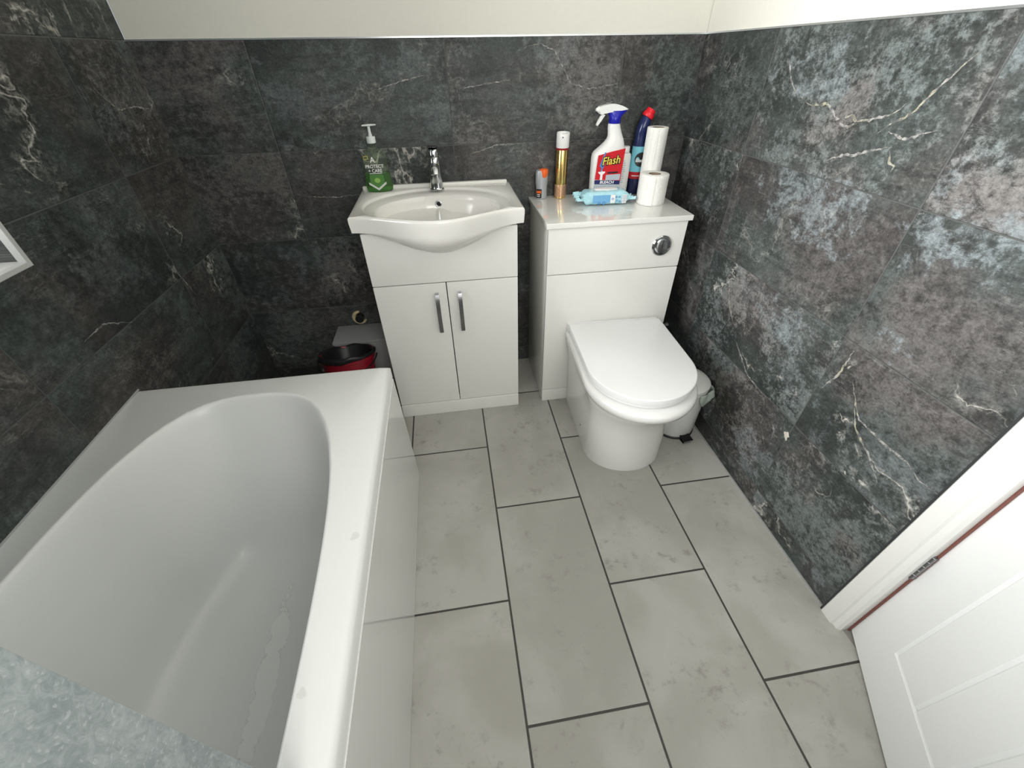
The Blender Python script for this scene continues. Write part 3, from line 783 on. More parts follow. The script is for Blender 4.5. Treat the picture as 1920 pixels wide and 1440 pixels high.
box(bm, ox0 + 0.004, ox1 - 0.010, -0.020, -0.0008, BZ - 0.004, BZ + 0.011, bev=0.005, seg=3)
link('bowl', bm, 'ceramic', bas, angle=50)
# overflow hole with chrome ring, and the plug hole
def disc_ring(bm, c, nrm, r0, r1, n=28, d=0.002):
    nrm = Vector(nrm).normalized(); a = nrm.orthogonal().normalized(); b = nrm.cross(a); c = Vector(c)
    P = lambda r, h: [c + nrm * h + (a * math.cos(2 * PI * k / n) + b * math.sin(2 * PI * k / n)) * r for k in range(n)]
    loft(bm, [P(r1, 0), P(r1, d * 0.6), P((r0 + r1) / 2, d), P(r0, d * 0.4), P(r0, -d)], False, False)
on = (0.0, -0.965, 0.26)
ovc = (-0.090, -0.1135, BZ - 0.038)
bm = bmesh.new(); disc_ring(bm, ovc, on, 0.0072, 0.0115); link('overflow_ring', bm, 'chrome', bas)
bm = bmesh.new(); nn = Vector(on).normalized(); cc = Vector(ovc) - nn * 0.0006
a_ = nn.orthogonal().normalized(); b_ = nn.cross(a_)
f = [cc + (a_ * math.cos(2 * PI * k / 24) + b_ * math.sin(2 * PI * k / 24)) * 0.0074 for k in range(24)]
loft(bm, [[p - nn * 0.002 for p in f], [p + nn * 0.0014 for p in f]]); link('overflow_hole', bm, 'black_hole', bas)
bm = bmesh.new(); lathe(bm, -0.09, -0.262, [(0.030, BZ - 0.1535), (0.030, BZ - 0.149), (0.024, BZ - 0.1475), (0.012, BZ - 0.149)], 32); link('plug', bm, 'chrome', bas)

# ------------------------------------------------------------------ tap
tap = thing('mixer_tap', 'chrome single lever mixer tap standing at the back of the basin', 'tap', (-0.0895, -0.060, BZ - 0.0005))
bm = bmesh.new()
lathe(bm, 0, 0, [(0.0265, 0.0), (0.0265, 0.003), (0.0248, 0.005), (0.0242, 0.007), (0.0232, 0.03), (0.0212, 0.075), (0.0200, 0.104), (0.0185, 0.106)], 40)
link('body', bm, 'chrome', tap)
bm = bmesh.new()
sp = [(0, -0.008, 0.078), (0, -0.026, 0.080), (0, -0.044, 0.077), (0, -0.056, 0.070), (0, -0.061, 0.060)]
loops = []
for i, (x, y, z) in enumerate(sp):
    a, b = (0.0155, 0.0125) if i < 4 else (0.0145, 0.012)
    d = [(0, -1, 0.1), (0, -1, 0.0), (0, -1, -0.3), (0, -0.7, -0.7), (0, -0.35, -0.95)][i]
    d = Vector(d).normalized(); s = Vector((1, 0, 0)); u_ = d.cross(s)
    loops.append([Vector((x, y, z)) + s * a * math.cos(2 * PI * k / 24) + u_ * b * math.sin(2 * PI * k / 24) for k in range(24)])
loft(bm, loops); link('spout', bm, 'chrome', tap)
bm = bmesh.new()
lathe(bm, 0, 0, [(0.0175, 0.1065), (0.0195, 0.108), (0.0195, 0.124), (0.0165, 0.130), (0.010, 0.132)], 36)
link('cartridge_cap', bm, 'chrome', tap)
bm = bmesh.new()
loops = []
for y, z, w_, h_ in ((0.018, 0.131, 0.014, 0.005), (0.004, 0.136, 0.018, 0.0065), (-0.012, 0.140, 0.0185, 0.006), (-0.030, 0.1425, 0.018, 0.0045), (-0.036, 0.143, 0.015, 0.003)):
    loops.append([(w_ * math.copysign(abs(math.cos(t)) ** .5, math.cos(t)), y, z + h_ * math.copysign(abs(math.sin(t)) ** .6, math.sin(t))) for t in [2 * PI * k / 24 for k in range(24)]])
loft(bm, loops); link('lever', bm, 'chrome', tap, angle=50)

# ------------------------------------------------------------------ toilet cistern unit
wc = thing('cistern_unit', 'white boxed toilet cistern cabinet with a round flush button, right of the vanity', 'cabinet', (0, 0, 0))
wx0, wx1 = 0.2715, 0.7725
WT = 0.7855
bm = bmesh.new(); box(bm, wx0, wx1, -0.3215, -0.0005, 0.0, 0.7665, bev=0.001); link('carcass', bm, 'gloss', wc)
bm = bmesh.new(); box(bm, wx0, wx1, -0.340, -0.322, 0.6005, 0.7655, bev=0.0022, seg=3); link('flush_panel', bm, 'gloss', wc)
bm = bmesh.new(); box(bm, wx0, wx1, -0.340, -0.322, 0.0635, 0.5970, bev=0.0025, seg=3); link('front_panel', bm, 'gloss', wc)
bm = bmesh.new(); box(bm, wx0, wx1, -0.341, -0.322, 0.0, 0.0605, bev=0.0022, seg=3); link('plinth', bm, 'gloss', wc)
bm = bmesh.new(); box(bm, 0.2625, 0.7835, -0.3495, -0.0005, 0.7670, WT, bev=0.003, seg=3); link('worktop', bm, 'worktop', wc)
fb = bmesh.new()
def ydisc(bm, x, z, prof, n=40):
    loft(bm, [[(x + r * math.cos(2 * PI * k / n), y, z + r * math.sin(2 * PI * k / n)) for k in range(n)] for r, y in prof])
ydisc(fb, 0.6905, 0.682, [(0.037, -0.339), (0.037, -0.343), (0.034, -0.3465), (0.0285, -0.3470), (0.0275, -0.3445)])
b0 = link('flush_button', fb, 'chrome', wc)
fb = bmesh.new(); ydisc(fb, 0.6905, 0.682, [(0.0268, -0.3440), (0.0268, -0.3468), (0.024, -0.3485), (0.010, -0.3490)]); link('button_insert', fb, 'chrome', b0)
fb = bmesh.new(); box(fb, 0.6897, 0.6913, -0.3495, -0.3480, 0.658, 0.706); link('button_divider', fb, 'black', b0)

# ------------------------------------------------------------------ toilet
toi = thing('toilet', 'white back to wall toilet with closed lid against the cistern cabinet', 'toilet', (0.541, -0.3500, 0.0), math.radians(-2.4))
def dshape(w, yb, ys, yf, z, n=28, taper=1.0, e=2.0, wb=None):
    """D outline: square back at yb (half-width wb), sides at half width w to ys, rounded to yf"""
    wb = w if wb is None else wb
    pts = []
    m = 10
    for i in range(m): u = i / m; pts.append((wb + (w - wb) * u, yb + (ys - yb) * u, z))
    for i in range(n + 1):
        t = PI * i / n; c, s = math.cos(t), math.sin(t)
        pts.append((w * math.copysign(abs(c) ** (2 / e), c), ys + (yf - ys) * abs(s) ** (2 / e), z))
    for i in range(m): u = (i + 1) / m; pts.append((-w + (w - wb) * u, ys + (yb - ys) * u, z))
    for i in range(1, 8): pts.append((-wb + 2 * wb * i / 8, yb, z))
    return pts
def sh(L, dx): return [[(x + dx, y, z) for x, y, z in l] for l in L]
bm = bmesh.new()
L = sh([dshape(0.150, 0.0, -0.315, -0.438, 0.0, wb=0.152), dshape(0.150, 0.0, -0.315, -0.439, 0.012, wb=0.152),
     dshape(0.147, 0.0, -0.32, -0.436, 0.10, wb=0.153), dshape(0.147, 0.0, -0.32, -0.440, 0.18, wb=0.156),
     dshape(0.151, 0.0, -0.32, -0.455, 0.235, wb=0.158), dshape(0.160, 0.0, -0.32, -0.475, 0.275, wb=0.164),
     dshape(0.167, 0.0, -0.32, -0.492, 0.300, wb=0.170), dshape(0.169, 0.0, -0.32, -0.497, 0.314, wb=0.172)], -0.004)
L += sh([dshape(0.181, 0.0, -0.32, -0.514, 0.3195, wb=0.180), dshape(0.187, 0.0, -0.32, -0.526, 0.327, wb=0.184),
     dshape(0.190, 0.0, -0.32, -0.531, 0.340, wb=0.185), dshape(0.190, 0.0, -0.32, -0.531, 0.350, wb=0.185), dshape(0.187, 0.0, -0.32, -0.527, 0.357, wb=0.184),
     dshape(0.180, 0.0, -0.32, -0.518, 0.362, wb=0.180), dshape(0.165, -0.006, -0.32, -0.50, 0.3640, wb=0.165)], 0.003)
loft(bm, L); pan = link('pan', bm, 'ceramic_white', toi, angle=60)
bm = bmesh.new()
lathe(bm, 0, 0, [(0.0045, -0.002), (0.0045, 0.001), (0.002, 0.0025)], 14)
bmesh.ops.rotate(bm, verts=bm.verts[:], matrix=Matrix.Rotation(-PI / 2, 3, 'Y'))
bmesh.ops.translate(bm, verts=bm.verts[:], vec=(-0.1530, -0.235, 0.062))
link('fixing_cap', bm, 'darkchrome', pan)
bm = bmesh.new()
L = sh([dshape(0.172, -0.030, -0.31, -0.488, 0.3655), dshape(0.178, -0.026, -0.31, -0.496, 0.368), dshape(0.178, -0.026, -0.31, -0.496, 0.3755), dshape(0.174, -0.03, -0.31, -0.490, 0.3775)], 0.004)
loft(bm, L); link('seat', bm, 'lid', toi, angle=50)
bm = bmesh.new()
L = sh([dshape(0.178, -0.024, -0.31, -0.497, 0.3790), dshape(0.1815, -0.020, -0.31, -0.502, 0.381), dshape(0.1825, -0.020, -0.31, -0.503, 0.4010), dshape(0.1815, -0.021, -0.31, -0.502, 0.4028), dshape(0.1785, -0.024, -0.31, -0.498, 0.4036)], 0.004)
loft(bm, L); link('lid', bm, 'lid', toi, angle=50)
bm = bmesh.new(); box(bm, -0.180, 0.186, -0.0185, 0.004, 0.3642, 0.396, bev=0.003)
link('hinge_cover', bm, 'lid', toi)

# isolating valve on the wall side of the cistern unit
val = thing('isolating_valve', 'small chrome valve knob beside the toilet lid, low on the cistern cabinet side', 'valve', (0.7745, -0.325, 0.335))
bm = bmesh.new(); tube(bm, [(-0.0015, 0, 0), (0.014, 0, 0)], 0.005, 14); link('spindle', bm, 'chrome', val)
bm = bmesh.new(); tube(bm, [(0.014, 0, 0), (0.018, 0, 0), (0.028, 0, 0), (0.031, 0, 0)], [0.006, 0.0095, 0.0095, 0.006], 8); link('knob', bm, 'chrome', val)

# ------------------------------------------------------------------ pedal bin
pb = thing('pedal_bin', 'small round white pedal bin with grey lid, between the toilet and right wall', 'bin', (0.7785, -0.584, 0.0))
bm = bmesh.new()
lathe(bm, 0, 0, [(0.079, 0.010), (0.0805, 0.013), (0.083, 0.12), (0.086, 0.222), (0.088, 0.226), (0.086, 0.229)], 48); link('body', bm, 'bin', pb)
bm = bmesh.new(); lathe(bm, 0, 0, [(0.079, 0.0), (0.0835, 0.002), (0.0835, 0.008), (0.079, 0.012)], 48); link('base_ring', bm, 'black', pb)
bm = bmesh.new(); lathe(bm, 0, 0, [(0.0885, 0.233), (0.0900, 0.236), (0.0890, 0.246), (0.083, 0.252), (0.058, 0.2565), (0.02, 0.258)], 48); link('lid', bm, 'bin', pb)
bm = bmesh.new()
pd = Vector((0.14, -0.99, 0)).normalized(); sd = Vector((0.99, 0.14, 0))
def slab(bm, c, L_, W_, z0, z1, tilt=0.0):
    c = Vector(c); vs = []
    for zz in (z0, z1):
        vs.append([c + pd * a + sd * b + Vector((0, 0, zz + tilt * a)) for a, b in ((0, -W_), (L_, -W_), (L_, W_), (0, W_))])
    loft(bm, vs)
slab(bm, pd * 0.078, 0.034, 0.020, 0.018, 0.022, -0.12)
slab(bm, pd * 0.084, 0.022, 0.018, 0.0005, 0.004)
slab(bm, pd * 0.082, 0.004, 0.018, 0.002, 0.020)
link('pedal', bm, 'black', pb)
bm = bmesh.new(); slab(bm, pd * 0.1118, 0.0012, 0.0202, 0.0130, 0.0165); link('pedal_edge', bm, 'chrome', pb)
# crumpled liner escaping under the lid
bm = bmesh.new(); rnd = random.Random(4)
NL, ML = 34, 8; rows = []
for j in range(ML):
    row = []; q = j / (ML - 1)
    for i in range(NL):
        u = i / (NL - 1); th = math.radians(-78 + 96 * u)
        fl = math.sin(PI * u) ** 0.6
        pk = math.exp(-((u - 0.62) / 0.16) ** 2)
        r = 0.0885 + fl * (0.004 + 0.016 * math.sin(PI * min(1, q * .8 + .1)) * (0.6 + 0.4 * math.sin(u * 19 + q * 2))) + 0.034 * pk * math.sin(PI * (0.15 + 0.7 * q))
        z = 0.2315 - q * (0.022 + 0.062 * fl * (0.75 + 0.25 * math.sin(u * 13))) 
        x = min(r * math.cos(th), XR - 0.7785 - 0.004); y = r * math.sin(th)
        row.append(bm.verts.new((x, y + rnd.uniform(-.002, .002) * fl, z + rnd.uniform(-.002, .002))))
    rows.append(row)
for a, b in zip(rows, rows[1:]):
    for i in range(NL - 1): bm.faces.new((a[i], a[i + 1], b[i + 1], b[i]))
lin = link('bin_liner', bm, 'liner', pb, angle=180)
sol = lin.modifiers.new('thickness', 'SOLIDIFY'); sol.thickness = 0.0012; sol.offset = 1

# ------------------------------------------------------------------ things behind the bath
bk = thing('bucket', 'dark red bucket with a black liner, leaning on the low boxing behind the bath', 'bucket', (-0.520, -0.342, 0.0252))
bk.rotation_euler = (math.radians(-17), 0, 0)
bm = bmesh.new()
lathe(bm, 0, 0, [(0.083, 0.0), (0.085, 0.004), (0.0995, 0.262), (0.105, 0.264), (0.106, 0.274), (0.108, 0.276), (0.1085, 0.286), (0.106, 0.289), (0.101, 0.289), (0.098, 0.282), (0.082, 0.012)], 48)
link('body', bm, 'red', bk)
bm = bmesh.new(); rows = []
for r, z in ((0.02, 0.20), (0.07, 0.205), (0.090, 0.23), (0.0965, 0.284), (0.102, 0.2925), (0.110, 0.2925), (0.1115, 0.284), (0.1105, 0.270)):
    rows.append([(r * math.cos(t), r * math.sin(t), z + (0.0022 * math.sin(5 * t + 1) + 0.0018 * math.sin(9 * t)) * (1 if z > .28 else 0.5) + (0.012 * max(0, math.cos(t)) if (r > .1102 and z < .28) else 0)) for t in [2 * PI * k / 60 for k in range(60)]])
loft(bm, rows, True, False)
bl = link('black_liner', bm, 'bag', bk, angle=180)
sol = bl.modifiers.new('thickness', 'SOLIDIFY'); sol.thickness = 0.0012
bm = bmesh.new(); pts = []
for i in range(25):
    t = PI * i / 24; pts.append((-0.114 * math.cos(t), -0.118 * math.sin(t), 0.274 - 0.055 * math.sin(t)))
tube(bm, pts, 0.003, 8); link('handle', bm, 'black', bk)

bxw = thing('pipe_boxing', 'low boxing, its colour darkened for shade, behind the red bucket, against the back wall', 'pipe boxing', (0, 0, 0))
bm = bmesh.new(); box(bm, -0.600, -0.345, -0.140, -0.0005, 0.0, 0.268, bev=0.002); link('box_body', bm, 'boxshaded', bxw)
bm = bmesh.new(); box(bm, -0.605, -0.345, -0.146, -0.0005, 0.2682, 0.280, bev=0.002); link('box_top', bm, 'boxshaded', bxw)

pc = thing('pipe_collar', 'aged cream plastic pipe collar on the dark wall above the low boxing', 'pipe collar', (-0.497, -0.001, 0.322))
bm = bmesh.new(); loops = []
for i in range(29):
    t = math.radians(85 + 240 * i / 28); R_ = 0.026; k = 0.0095 * (0.35 + 0.65 * math.sin(PI * (0.08 + 0.84 * i / 28)))
    c = Vector((R_ * math.cos(t), -0.008, R_ * math.sin(t)))
    d = Vector((math.cos(t), 0, math.sin(t)))
    loops.append([c + d * k * math.cos(s) + Vector((0, -0.0078 * math.sin(s), 0)) for s in [2 * PI * q / 14 for q in range(14)]])
loft(bm, loops); link('ring', bm, 'pipe', pc)
bm = bmesh.new(); ydisc(bm, 0, 0, [(0.0175, 0.0), (0.0175, -0.030), (0.015, -0.031)], 28); link('pipe_stub', bm, 'black', pc)

# ------------------------------------------------------------------ toiletries on the cistern unit
def bottle_loops(rows, yc, n=40):
    """rows: z, x0, x1, half depth, exponent"""
    L = []
    for z, x0, x1, d, e in rows: L.append(sell((x0 + x1) / 2, yc, z, (x1 - x0) / 2, d, n, e))
    return L
ZS = WT + 0.0004
# deodorant stick
th = thing('deodorant', 'short grey deodorant with an orange cap, leftmost on the cistern cabinet top', 'deodorant', (0.3085, -0.032, ZS))
bm = bmesh.new()
loft(bm, [sell(0, 0, z, a, b, 36, 2.2) for z, a, b in ((0, .020, .0145), (.002, .0215, .016), (.045, .0215, .016), (.055, .0235, .018), (.092, .0235, .018), (.099, .0215, .0165), (.101, .018, .014))])
link('body', bm, 'silver', th)
bm = bmesh.new()
loft(bm, [sell(0.006, -0.004, z, a, b, 32, 2.2) for z, a, b in ((.076, .008, .0150), (.080, .0135, .0158), (.096, .0175, .0162), (.1025, .0165, .0150), (.105, .012, .011))])
link('cap', bm, 'orange', th)
bm = bmesh.new(); rows = []
for i in range(13):
    a = -1.25 + 1.15 * i / 12
    rows.append([((.0215 + d) * math.sin(a), -(.0165 + d) * math.cos(a), z) for d, z in ((0, .004), (.0006, .004), (.0006, .036), (0, .036))])
loft(bm, rows); link('label_panel', bm, 'labelblack', th)
bm = bmesh.new(); rows = []
for i in range(13):
    a = -1.1 + 0.9 * i / 12
    rows.append([((.0222 + d) * math.sin(a), -(.0172 + d) * math.cos(a), z) for d, z in ((0, .021), (.0006, .021), (.0006, .030), (0, .030))])
loft(bm, rows); link('orange_stripe', bm, 'orange', th)
bm = bmesh.new()
for k in range(2):
    rows = []
    for i in range(6):
        a = -.95 + .55 * i / 5
        rows.append([((.0222 + d) * math.sin(a), -(.0172 + d) * math.cos(a), z) for d, z in ((0, .009 + .006 * k), (.0006, .009 + .006 * k), (.0006, .0115 + .006 * k), (0, .0115 + .006 * k))])
    loft(bm, rows)
link('label_print', bm, 'labelwhite', th)

# gold aerosol
th = thing('aerosol_can', 'tall slim gold aerosol can with a white cap', 'aerosol can', (0.3825, -0.036, ZS))
bm = bmesh.new(); lathe(bm, 0, 0, [(.0200, 0), (.0220, .002), (.0222, .005), (.0222, .163), (.0205, .168)], 40); link('can', bm, 'gold', th)
bm = bmesh.new(); lathe(bm, 0, 0, [(.0224, .006), (.0226, .007), (.0226, .048), (.0224, .049)], 40, False, False); link('pattern_band', bm, 'pinkgold', th)
bm = bmesh.new(); lathe(bm, 0, 0, [(.0222, .1655), (.0234, .167), (.0234, .171), (.0222, .172)], 40); link('ring', bm, 'darkred', th)
bm = bmesh.new(); L = []
for r, z in ((.0228, .1722), (.0236, .174), (.0236, .2), (.0236, .2195), (.0222, .2215), (.0195, .221), (.0185, .214)):
    L.append([(r * math.cos(t), r * math.sin(t), z - (0.0045 if z > .21 and math.cos(t + PI / 2 - .2) > .8 else 0)) for t in [2 * PI * k / 48 for k in range(48)]])
loft(bm, L); cp = link('cap', bm, 'white', th)
bm = bmesh.new(); ydisc(bm, -0.006, 0.207, [(.0022, -.0215), (.0022, -.0240), (.0012, -.0243)], 14); link('nozzle_hole', bm, 'black', cp)

# spray bottle
SY = -0.080
FX = 0.543
th = thing('spray_bottle', 'white trigger spray bottle with red label and blue neck, behind the wipes pack', 'spray bottle', (FX, SY, ZS))
rows = [(.785, .492, .598), (.788, .489, .600), (.825, .487, .600), (.879, .485, .601), (.927, .484, .601), (.940, .486, .601), (.948, .491, .601), (.956, .501, .6005), (.966, .514, .599), (.976, .525, .5965), (.986, .5335, .593), (.996, .536, .588), (1.006, .5350, .5835), (1.018, .533, .579), (1.030, .5325, .5745), (1.033, .5345, .5725)]
bm = bmesh.new(); L = []
for z, a, b in rows:
    q = min(1, max(0, (z - .94) / .07)); d = 0.031 * (1 - q) + 0.020 * q; e = 3.2 - 1.0 * q
    if z < .787: d = .028
    L.append([(x - FX, y - 0, zz - ZS) for x, y, zz in sell((a + b) / 2, 0, z, (b - a) / 2, d, 48, e)])
loft(bm, L); body = link('bottle_body', bm, 'white', th, angle=60)
bm = bmesh.new()
hx = .5545 - FX
loft(bm, [circ(hx, 0, 1.0335 - ZS, .0195, 32), circ(hx, 0, 1.035 - ZS, .0205, 32), circ(hx, 0, 1.052 - ZS, .0205, 32),
          sell(hx + .001, 0, 1.058 - ZS, .025, .0165, 32, 2.3), sell(hx + .004, 0, 1.064 - ZS, .031, .0150, 32, 2.4), sell(hx + .006, 0, 1.071 - ZS, .036, .0138, 32, 2.4)])
neck = link('neck_collar', bm, 'blue', th)
bm = bmesh.new()
prof = [(.494, 1.068), (.494, 1.083), (.500, 1.0855), (.515, 1.0885), (.535, 1.0910), (.552, 1.0900), (.570, 1.0855), (.585, 1.0800), (.594, 1.0755), (.594, 1.0735), (.580, 1.0720), (.556, 1.0690), (.530, 1.0665), (.512, 1.0650), (.504, 1.0610), (.497, 1.0620)]
poly_prism(bm, [(x - FX, z - ZS) for x, z in prof], -.0125, .0125)
bmesh.ops.bevel(bm, geom=[e for e in bm.edges if abs(e.verts[0].co.y - e.verts[1].co.y) < 1e-6], offset=.004, segments=3, affect='EDGES', clamp_overlap=True)
link('spray_head', bm, 'white', th, angle=50)
bm = bmesh.new(); tube(bm, [(.4945 - FX, 0, 1.0755 - ZS), (.4905 - FX, 0, 1.0755 - ZS), (.4860 - FX, 0, 1.0752 - ZS), (.482 - FX, 0, 1.075 - ZS)], [.0095, .0095, .0055, .004], 20); link('nozzle', bm, 'white', th)
bm = bmesh.new(); tr = [(.5085, 1.0625), (.5165, 1.0585), (.507, 1.047), (.4985, 1.0355), (.4925, 1.0275), (.4880, 1.0290), (.4885, 1.0335), (.4935, 1.0440), (.5005, 1.0560)]
poly_prism(bm, [(x - FX, z - ZS) for x, z in tr], -.0065, .0065)
bmesh.ops.bevel(bm, geom=[e for e in bm.edges if abs(e.verts[0].co.y - e.verts[1].co.y) < 1e-6], offset=.0015, segments=2, affect='EDGES', clamp_overlap=True)
link('trigger', bm, 'white', th, angle=50)
# front label, lying on the flat face
LY = -.0312
def flat(name, mat, parent, pts, y0=LY, t=.0005):
    bm = bmesh.new(); poly_prism(bm, [(x - FX, z - ZS) for x, z in pts], y0, y0 - t); return link(name, bm, mat, parent, smooth=False)
lb = flat('front_label', 'labelred', body, [(.4925, .860), (.5915, .853), (.5965, .959), (.545, .950), (.4975, .9395)], t=.0006)
flat('label_bolt', 'labelblue', lb, [(.506, .905), (.514, .930), (.521, .948), (.526, .949), (.520, .930), (.528, .931), (.520, .912), (.526, .911), (.515, .886), (.510, .884), (.514, .898)], y0=LY - .0006, t=.0003)
text_part('lettering', 'Flash', .0365, 'labelblack', lb, (.5470 - FX, LY - .0010, .9205 - ZS), rot=(PI / 2, -.09, 0), bold=.0030, shear=.22, sx=.94)
text_part('lettering', 'Flash', .0365, 'yellow', lb, (.5470 - FX, LY - .0014, .9210 - ZS), rot=(PI / 2, -.09, 0), bold=.0002, shear=.22, sx=.94)
# washbasin pictogram and text block
flat('label_basin', 'labelwhite', lb, [(.512, .858), (.521, .858), (.521, .876), (.529, .882), (.530, .886), (.518, .887), (.518, .890), (.515, .890), (.515, .887), (.503, .886), (.504, .882), (.512, .876)], y0=LY - .0006, t=.0003)
flat('label_block', 'labelgrey', lb, [(.534, .857), (.588, .855), (.5895, .876), (.534, .8745)], y0=LY - .0006, t=.0003)
flat('label_print', 'labelblack', lb, [(.539, .8785), (.579, .8790), (.579, .8850), (.539, .8840)], y0=LY - .0006, t=.0003)
nb = flat('bleach_band', 'labelnavy', body, [(.4925, .8445), (.5905, .8400), (.5912, .8530), (.4925, .8585)], t=.0006)
text_part('lettering', 'BLEACH', .0130, 'labelwhite', nb, (.5400 - FX, LY - .0007, .8492 - ZS), rot=(PI / 2, .045, 0), bold=.0004, shear=.15, sx=1.15)
flat('lower_label', 'labelgrey', body, [(.4925, .822), (.590, .818), (.5905, .8385), (.4925, .843)], t=.0005)

# white bottle behind
th = thing('white_bottle', 'plain white squat shouldered bottle, half hidden between spray bottle and blue bottle', 'bottle', (.6325, -.030, ZS))
bm = bmesh.new()
loft(bm, [sell(0, 0, z - ZS, a, b, 36, 2.4) for z, a, b in ((.7859, .0195, .016), (.788, .0215, .018), (.87, .0220, .0185), (.915, .0215, .018), (.926, .0195, .0165), (.931, .0150, .014))])
wbdy = link('bottle_body', bm, 'white', th)
bm = bmesh.new(); lathe(bm, -.001, 0, [(.0130, .932 - ZS), (.0138, .933 - ZS), (.0138, .951 - ZS), (.0125, .953 - ZS)], 30); link('cap', bm, 'white', th)
bm = bmesh.new()
for k in range(11): box(bm, -.0165, -.0165 + .011 + .002 * ((k * 7) % 3), -.0190, -.0182, .905 - .0075 * k - ZS, .9075 - .0075 * k - ZS)
link('label_print', bm, 'labelgrey', wbdy)

# blue bleach bottle with bent neck
BX, BY = .686, -.0275
th = thing('bleach_bottle', 'navy blue bleach bottle with bent neck and red cap, behind the paper rolls', 'bottle', (BX, BY, ZS))
rows = [(.7859, .664, .714, .024), (.789, .6615, .7165, .0265), (.841, .6600, .7170, .028), (.900, .6580, .7165, .028), (.940, .6570, .7145, .0275), (.954, .6575, .7110, .027), (.978, .6600, .7085, .025), (.995, .6600, .7090, .0235)]
bm = bmesh.new()
L = [[(x - BX, y, z - ZS) for x, y, z in sell((a + b) / 2, 0, z, (b - a) / 2, d * .88, 36, 2.0)] for z, a, b, d in rows]
# neck leans right
for cx, cz, r, ta in ((.6862, 1.008, .0235, .08), (.6895, 1.022, .0215, .22), (.6930, 1.034, .0195, .36), (.6955, 1.041, .0180, .50)):
    L.append([(cx - BX + r * math.cos(t) * math.cos(ta), r * math.sin(t), cz - ZS - r * math.cos(t) * math.sin(ta)) for t in [2 * PI * k / 36 for k in range(36)]])
loft(bm, L); bb = link('bottle_body', bm, 'navy', th, angle=60)
bm = bmesh.new(); dct = Vector((math.sin(.5), 0, math.cos(.5))); c0 = Vector((.6958 - BX, 0, 1.0418 - ZS))
tube(bm, [c0, c0 + dct * .002, c0 + dct * .014, c0 + dct * .016, c0 + dct * .026, c0 + dct * .028], [.0205, .0215, .0205, .0175, .0165, .0150], 24); link('cap', bm, 'capred', th)
def band(name, mat, parent, z0, z1, r0=.0585 / 2, dd=.0008, n=25, a0=-1.5, a1=1.5, cx=.6870):
    bm = bmesh.new(); rows = []
    for i in range(n):
        a = a0 + (a1 - a0) * i / (n - 1)
        rows.append([(cx - BX + (.0296 + k) * math.sin(a), -(.0250 + k) * math.cos(a) , z - ZS) for k, z in ((0, z0), (dd, z0), (dd, z1), (0, z1))])
    loft(bm, rows); return link(name, bm, mat, parent)
cy = band('cyan_label', 'labelcyan', bb, .866, .952)
band('red_band', 'labelred', bb, .842, .8655)
bm = bmesh.new(); rows = []
n = 28; vs = []
c = bm.verts.new((.6870 - BX, -.0272, .909 - ZS))
for i in range(n):
    t = 2 * PI * i / n; xx = .0235 * math.cos(t); a = xx / .03; vs.append(bm.verts.new((.6870 - BX + (.0314) * math.sin(a), -(.0272) * math.cos(a), .909 - ZS + .0245 * math.sin(t))))
for i in range(n): bm.faces.new((c, vs[i], vs[(i + 1) % n]))
rd = link('round_badge', bm, 'labelblack', cy, smooth=False)
text_part('lettering', 'Bleach', .0165, 'labelwhite', rd, (.6870 - BX, -.0278, .906 - ZS), bold=.0006, shear=.15, wrap=(.6870 - BX, 0, .0278))
band('label_print', 'labelwhite', bb, .851, .8545, dd=.0013, a0=-.9, a1=.1)

# paper rolls
def roll(name, label, cat, loc, R_, r_, H_, seed, lean=(0, 0)):
    th = thing(name, label, cat, loc); th.rotation_euler = (lean[0], lean[1], 0)
    rnd = random.Random(seed); bm = bmesh.new(); n = 72
    wob = [R_ * (1 + .010 * math.sin(3 * 2 * PI * k / n + seed) + .006 * math.sin(7 * 2 * PI * k / n)) for k in range(n)]
    def ringp(z, s, inner=False): return [(((r_ if inner else wob[k] * s)) * math.cos(2 * PI * k / n), ((r_ if inner else wob[k] * s)) * math.sin(2 * PI * k / n), z) for k in range(n)]
    L = [ringp(.002, 0, True), ringp(.0, .97), ringp(.0015, 1.0)]
    for k in range(1, 12): L.append(ringp(.0015 + (H_ - .003) * k / 12, 1 + rnd.uniform(-.006, .006)))
    L += [ringp(H_ - .0015, 1.0), ringp(H_, .97), ringp(H_, (r_ + .004) / R_), ringp(H_ - .001, 0, True)]
    loft(bm, L, False, False)
    # loose tail of the outer sheet
    t0 = -2.35; pts = []
    for k in range(10):
        a = t0 + .5 * k / 9; rr = R_ * 1.012 + .0025 * (1 - k / 9)
        pts.append([(rr * math.cos(a), rr * math.sin(a), .001), ((rr + .0008) * math.cos(a), (rr + .0008) * math.sin(a), .001), ((rr + .0008) * math.cos(a), (rr + .0008) * math.sin(a), H_ - .001), (rr * math.cos(a), rr * math.sin(a), H_ - .001)])
    loft(bm, pts)
    link('paper', bm, 'tissue', th, angle=60)
    bm = bmesh.new(); loft(bm, [circ(0, 0, z, r, 40) for r, z in ((r_ - .001, .001), (r_ + .0003, .001), (r_ + .0003, H_ - .002), (r_ - .0012, H_ - .002), (r_ - .0012, .001))], False, False)
    link('card_tube', bm, 'card', th)
    return th
roll('toilet_roll', 'short fat white toilet roll standing at the front right of the cistern cabinet top', 'toilet roll', (.6945, -.1755, ZS), .0505, .0215, .1000, 3)
roll('kitchen_roll', 'tall slim white paper towel roll standing behind the short roll', 'paper roll', (.7155, -.0920, ZS), .0365, .0200, .2330, 5, lean=(0, 0))

